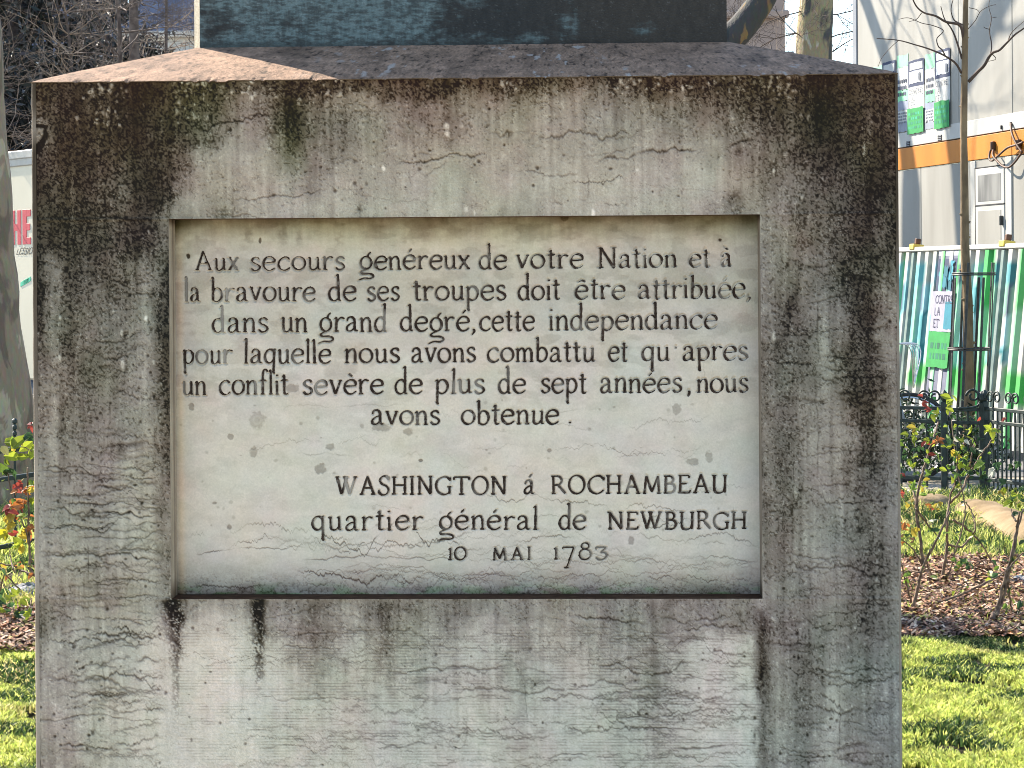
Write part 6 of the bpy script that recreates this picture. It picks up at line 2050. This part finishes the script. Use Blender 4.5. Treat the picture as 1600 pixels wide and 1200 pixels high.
def evergreen(label, c, h, rad, n, seed, cols, z0=.6, size=(.05, .11), name='evergreen_tree', group='dark evergreens left of the pedestal'):
    r = np.random.default_rng(seed)
    t = thing(name, label, 'tree', (c[0], c[1], 0), group)
    mb = MB()
    base = np.array((c[0], c[1], 0.))
    tk = min(1.0, h / 7.0)
    mb.tube([base, base + ZUP * h * .3, base + np.array((.1 * tk, 0, h * .8))], [.22 * tk, .18 * tk, .06 * tk], 10)
    for k in range(26):
        z = r.uniform(.12, .8) * h
        a = r.uniform(0, 6.28)
        L = rad * r.uniform(.5, .95)
        d = np.array((math.cos(a), math.sin(a), r.uniform(.0, .5)))
        mb.tube(np.array([base + ZUP * z, base + ZUP * z + d * L * .5 + ZUP * .1 * tk, base + ZUP * z + d * L]), [.05 * tk, .03 * tk, .01 * tk], 5)
    mb.build('trunk', M_TWIG, t, True)
    m = 60
    ca = r.uniform(0, 6.28, m)
    cz = r.uniform(z0, h, m)
    cr = rad * np.sqrt(r.uniform(.05, 1, m)) * np.interp(cz / h, [0, .35, .75, 1], [.8, 1, .8, .25])
    cc = np.stack((c[0] + np.cos(ca) * cr, c[1] + np.sin(ca) * cr, cz), 1)
    cs = r.uniform(.35, .75, m) * rad * .45
    k = r.integers(0, m, n)
    P = cc[k] + r.normal(0, 1, (n, 3)) * cs[k][:, None] * .62
    P[:, 2] = np.maximum(P[:, 2], .1)
    u = r.normal(0, 1, (n, 3)); u /= np.linalg.norm(u, axis=1)[:, None]
    w = np.cross(u, r.normal(0, 1, (n, 3))); w /= np.linalg.norm(w, axis=1)[:, None]
    s = r.uniform(size[0], size[1], n)[:, None]
    V = np.stack((P - u * s, P + w * s * .34, P + u * s, P - w * s * .34), 1).reshape(-1, 3)
    col = np.array(cols)[r.integers(0, len(cols), n)] * r.uniform(.6, 1.4, n)[:, None]
    quads_mesh('crown', V, np.arange(4 * n).reshape(-1, 4), M_EVER, t, np.repeat(col, 4, 0))
    return t


EC = [(.016, .022, .016), (.026, .030, .026), (.012, .015, .015), (.07, .07, .066), (.045, .034, .03)]
evergreen('tall dark evergreen tree beyond the fence, left of the pedestal corner', (-8.0, 34.0), 8.6, 1.75, 26000, 41, EC)
evergreen('dark bushy evergreen tree at the far left edge', (-11.2, 36.0), 9.6, 2.2, 22000, 42, EC)
evergreen('lower dark evergreen tree behind the sloping top of the pedestal', (-7.3, 38.5), 6.6, 1.25, 16000, 43, EC)
evergreen('low dark leafy shrub behind the iron fence near the pedestal', (2.95, 16.5), .62, .42, 2200, 46, [(.02, .045, .015), (.04, .08, .02), (.012, .02, .01)], z0=.12, size=(.018, .035), name='shrub', group='low shrubs behind the iron fence')
evergreen('low dark leafy shrub behind the iron gate', (3.42, 16.3), .50, .36, 1500, 47, [(.02, .045, .015), (.04, .08, .02), (.012, .02, .01)], z0=.10, size=(.018, .035), name='shrub', group='low shrubs behind the iron fence')
for k, (px, Y, h, sd, mt, nl, lab) in enumerate(((140, 28.0, 7.5, 51, M_TWIG, 26, 'bare dark twiggy tree in front of the evergreens above the pedestal'), (262, 36.0, 8.5, 52, M_TANTWIG, 18, 'bare tan twiggy tree in front of the pale house'), (-70, 26.0, 7.5, 53, M_TWIG, 22, 'bare twiggy tree left of the leaning trunk'), (212, 31.0, 7.4, 54, M_TWIG, 20, 'bare grey tree with an upright trunk at the corner of the pale house'), (80, 33.0, 7.4, 56, M_TANTWIG, 24, 'bare tan twiggy tree among the evergreens above the pedestal corner'), (1205, 44.0, 6.4, 55, M_TANTWIG, 18, 'low tangle of pale bare twigs before the pink house'))):
    b = gx(px, Y)
    rnd = np.random.default_rng(sd)
    wv = 0.0 if sd == 54 else .35
    tp = [b, b + ZUP * h * .28 + rnd.normal(0, wv, 3) * np.array((1, 1, 0)), b + ZUP * h * .6 + rnd.normal(0, wv, 3) * np.array((1, 1, 0)), b + ZUP * h]
    lm = []
    for q in range(int(nl * 1.7)):
        a = rnd.uniform(0, 6.28)
        lm.append((rnd.uniform(.36, .98) * h, (math.cos(a), math.sin(a), rnd.uniform(-.1, .7)), rnd.uniform(.7, 1.4), rnd.uniform(.006, .013)))
    bare_tree(lab, b, tp, [.05, .04, .03, .012] if sd != 54 else [.13, .11, .085, .04], M_TWIG, mt, lm, sd, name='bare_tree', group='bare twiggy trees in the background', kids=(4, 7), lev=2, up=.02, rad=.62)

# ------------------------------------------------------------------ houses far behind
M_LIME = mat_noise('pale_house_stone', (.42, .39, .34, 1), (.52, .49, .43, 1), scale=.6, rough=.85, bump=.1, bscale=8)
M_SLATE = mat_noise('slate_roof', (.07, .085, .13, 1), (.12, .14, .20, 1), scale=2, rough=.6)
M_PINK = mat_noise('pink_beige_render', (.30, .22, .18, 1), (.38, .29, .24, 1), scale=.5, rough=.9, bump=.1, bscale=8)
M_PANE = mat_noise('dark_window', (.03, .04, .06, 1), (.08, .09, .12, 1), scale=.8, rough=.15, spec=.6)
Rz = lambda a: np.array(((math.cos(a), math.sin(a), 0), (-math.sin(a), math.cos(a), 0), (0, 0, 1)))


def house(label, x0, x1, Y, depth, zw, zr, mat, cols, rows, seed, floor=3.1):
    w = x1 - x0
    xc = (x0 + x1) / 2
    t = thing('town_house', label, 'house', (xc, Y + depth / 2, 0), 'town houses beyond the garden')
    mb = MB()
    mb.bbox((xc, Y + depth / 2, zw / 2), (w, depth, zw), None, .02)
    wl2 = mb.build('wall', mat, t)
    mb = MB()
    for z in [floor * (i + 1) - .12 for i in range(rows)] + [zw - .1]:
        mb.bbox((xc, Y - .10, z), (w + .2, .30, .22), None, .04)
    mb.build('cornice', mat, t)
    if zr > zw:
        mb = MB()
        a = min(.9, w * .2)
        V = [(x0, Y, zw + .02), (x1, Y, zw + .02), (x1, Y + depth, zw + .02), (x0, Y + depth, zw + .02), (x0 + a, Y + a, zr), (x1 - a, Y + a, zr), (x1 - a, Y + depth - a, zr), (x0 + a, Y + depth - a, zr)]
        mb.add(V, [(0, 1, 5, 4), (1, 2, 6, 5), (2, 3, 7, 6), (3, 0, 4, 7), (4, 5, 6, 7)])
        rf = mb.build('roof', M_SLATE, t)
        mb = MB()
        for q in range(3 if w > 3 else 0):
            mb.bbox((x0 + w * (.2 + .3 * q), Y + depth * .5, zr + .5), (1.1, .6, 1.6), None, .04)
        if w > 3:
            mb.build('chimney', mat, rf)
    for i in range(cols):
        for j in range(rows):
            x = x0 + w * (i + .5) / cols
            z = floor * j + 1.75
            if z + 1.1 > zw:
                continue
            mb = MB()
            for sx in (-1, 1):
                mb.bbox((x + sx * .58, Y - .03, z), (.10, .12, 2.1), None, .015)
            mb.bbox((x, Y - .03, z + 1.11), (1.26, .12, .12), None, .015)
            mb.bbox((x, Y - .06, z - 1.1), (1.4, .22, .1), None, .015)
            wd = mb.build('window', M_LIME, t)
            mb = MB()
            mb.box((x, Y - .012, z), (1.06, .03, 2.1))
            mb.build('pane', M_PANE, wd)
            mb = MB()
            mb.box((x, Y - .035, z), (.05, .02, 2.1))
            mb.build('mullion', M_TRIM, wd)


house('pale stone town house with a slate roof, seen through bare branches at upper left', -13.2, -1.0, 72.0, 10, 9.9, 12.4, M_LIME, 6, 3, 1)
house('tall pink beige town house beside the bronze block, against the sky', 3.0, 8.05, 62.5, 12, 15.2, 17.4, M_PINK, 1, 5, 2)
house('narrow low house with a dark slate roof right of the pink house', 8.1, 9.3, 68.0, 5, 7.4, 8.7, M_LIME, 1, 2, 3)
house('long grey town house far behind the evergreens at the left edge', -34, -13.6, 76.0, 10, 9.0, 12.0, M_LIME, 8, 3, 4)

# ------------------------------------------------------------------ box truck behind the leaning trunk
TN = np.array((-.78, -.6258, 0.0))
TD = np.array((.6258, -.78, 0.0))
tc_ = at(34, HOR, 25.0)
TP = np.array((tc_[0], 25.0, 0.0))
truck = thing('box_truck', 'cream box truck with red capitals parked behind the leaning trunk', 'truck', TP + TD * .6 - TN * 1.1)
tax = np.stack((TD, -TN, ZUP))
M_TRUCK = mat_noise('cream_truck_panel', (.46, .42, .32, 1), (.52, .475, .37, 1), scale=.8, rough=.4)
M_TRED = mat_noise('red_letter_film', (.42, .035, .05, 1), (.48, .05, .065, 1), scale=3, rough=.5)
M_TGRN = mat_noise('green_mark', (.05, .40, .25, 1), (.10, .5, .3, 1), scale=6, rough=.6)


def tpt(s, z, off=0.0):
    return TP + TD * s + ZUP * z + TN * off


def ts(px):
    q = (px - 800) / F
    return (q * TP[1] - TP[0]) / (TD[0] - q * TD[1])


def tz(px, py):
    s = ts(px)
    return at(px, py, TP[1] + TD[1] * s)[2]


ztt = tz(34, 238)
mb = MB()
mb.bbox(tpt(.6, (ztt + .42) / 2, -1.1), (4.6, 2.2, ztt - .42), tax, .02)
mb.build('cargo_box', M_TRUCK, truck)
mb = MB()
mb.bbox(tpt(.6, ztt - .03, .012), (4.66, .05, .10), tax, .012)
mb.bbox(tpt(.6, tz(34, 253), .006), (4.6, .03, .10), tax, .01)
mb.build('edge_rail', M_RAIL, truck)
mb = MB()
mb.bbox(tpt(3.5, 1.2, -1.1), (1.1, 2.0, 1.5), tax, .12)
mb.build('cab', M_TRUCK, truck)
mb = MB()
mb.bbox(tpt(.8, .62, -1.1), (5.4, .9, .22), tax, .02)
mb.build('chassis', M_BLACK, truck)
for s in (-.9, 3.3):
    for o in (-.2, -2.0):
        mb = MB()
        c = tpt(s, .42, o)
        mb.tube([c - TN * .12, c - TN * .1, c + TN * .1, c + TN * .12], [.36, .42, .42, .36], 22)
        mb.build('wheel', M_TYRE, truck, True)
mb = MB()
st = []
zt_, zb_ = tz(34, 328), tz(34, 382)
H_ = zt_ - zb_
e0, e1 = ts(36.3), ts(48.3)
k_ = e1 - e0


def tbar(sa, sb, za, zc):
    mb.bbox(tpt((sa + sb) / 2, (za + zc) / 2, .003), (sb - sa, .006, zc - za), tax, .001)


for s in (e0,):                      # E
    tbar(s, s + k_ * .52, zb_, zt_)
    for f in (0.0, .40, .80):
        tbar(s + k_ * .525, s + k_ * (1.05 if f != .40 else .95), zb_ + H_ * f, zb_ + H_ * (f + .20))
h1 = ts(33.6)                        # H
tbar(h1 - k_ * .45, h1, zb_, zt_)
tbar(h1 - k_ * .80, h1 - k_ * .455, zb_ + H_ * .4, zb_ + H_ * .6)
tbar(h1 - k_ * 1.27, h1 - k_ * .805, zb_, zt_)
mb.build('red_lettering', M_TRED, truck)
mb = MB()
zz0 = tz(40, 397)
hh = tz(40, 387.5) - zz0
stx = word_strokes('LESSIO', 0, 6.0 * .62 * 1.25, 0, 0, 1.0, gap=.16, rnd=np.random.default_rng(3))
sx0 = ts(26)
kx = (ts(50) - sx0) / (6.0 * .62 * 1.25)


def tplace(px, py, lay):
    return np.array([tpt(sx0 + a * kx + (-b) * .05, zz0 - b * hh, .004 + .0002 * lay) for a, b in zip(np.asarray(px), np.asarray(py))])


add_strokes(mb, stx, tplace, .16, .18, step=.12)
mb.build('small_lettering', M_BLACK, truck)
mb = MB()
for q in range(5):
    s = ts(35 + q * 2.6)
    z = tz(36 + q * 2.4, 443 - q * 1.4)
    mb.bbox(tpt(s, z, .003), (.10, .004, .05), np.stack((TD * .9 + ZUP * .3, -TN, ZUP)), .001)
mb.build('green_smear', M_TGRN, truck)
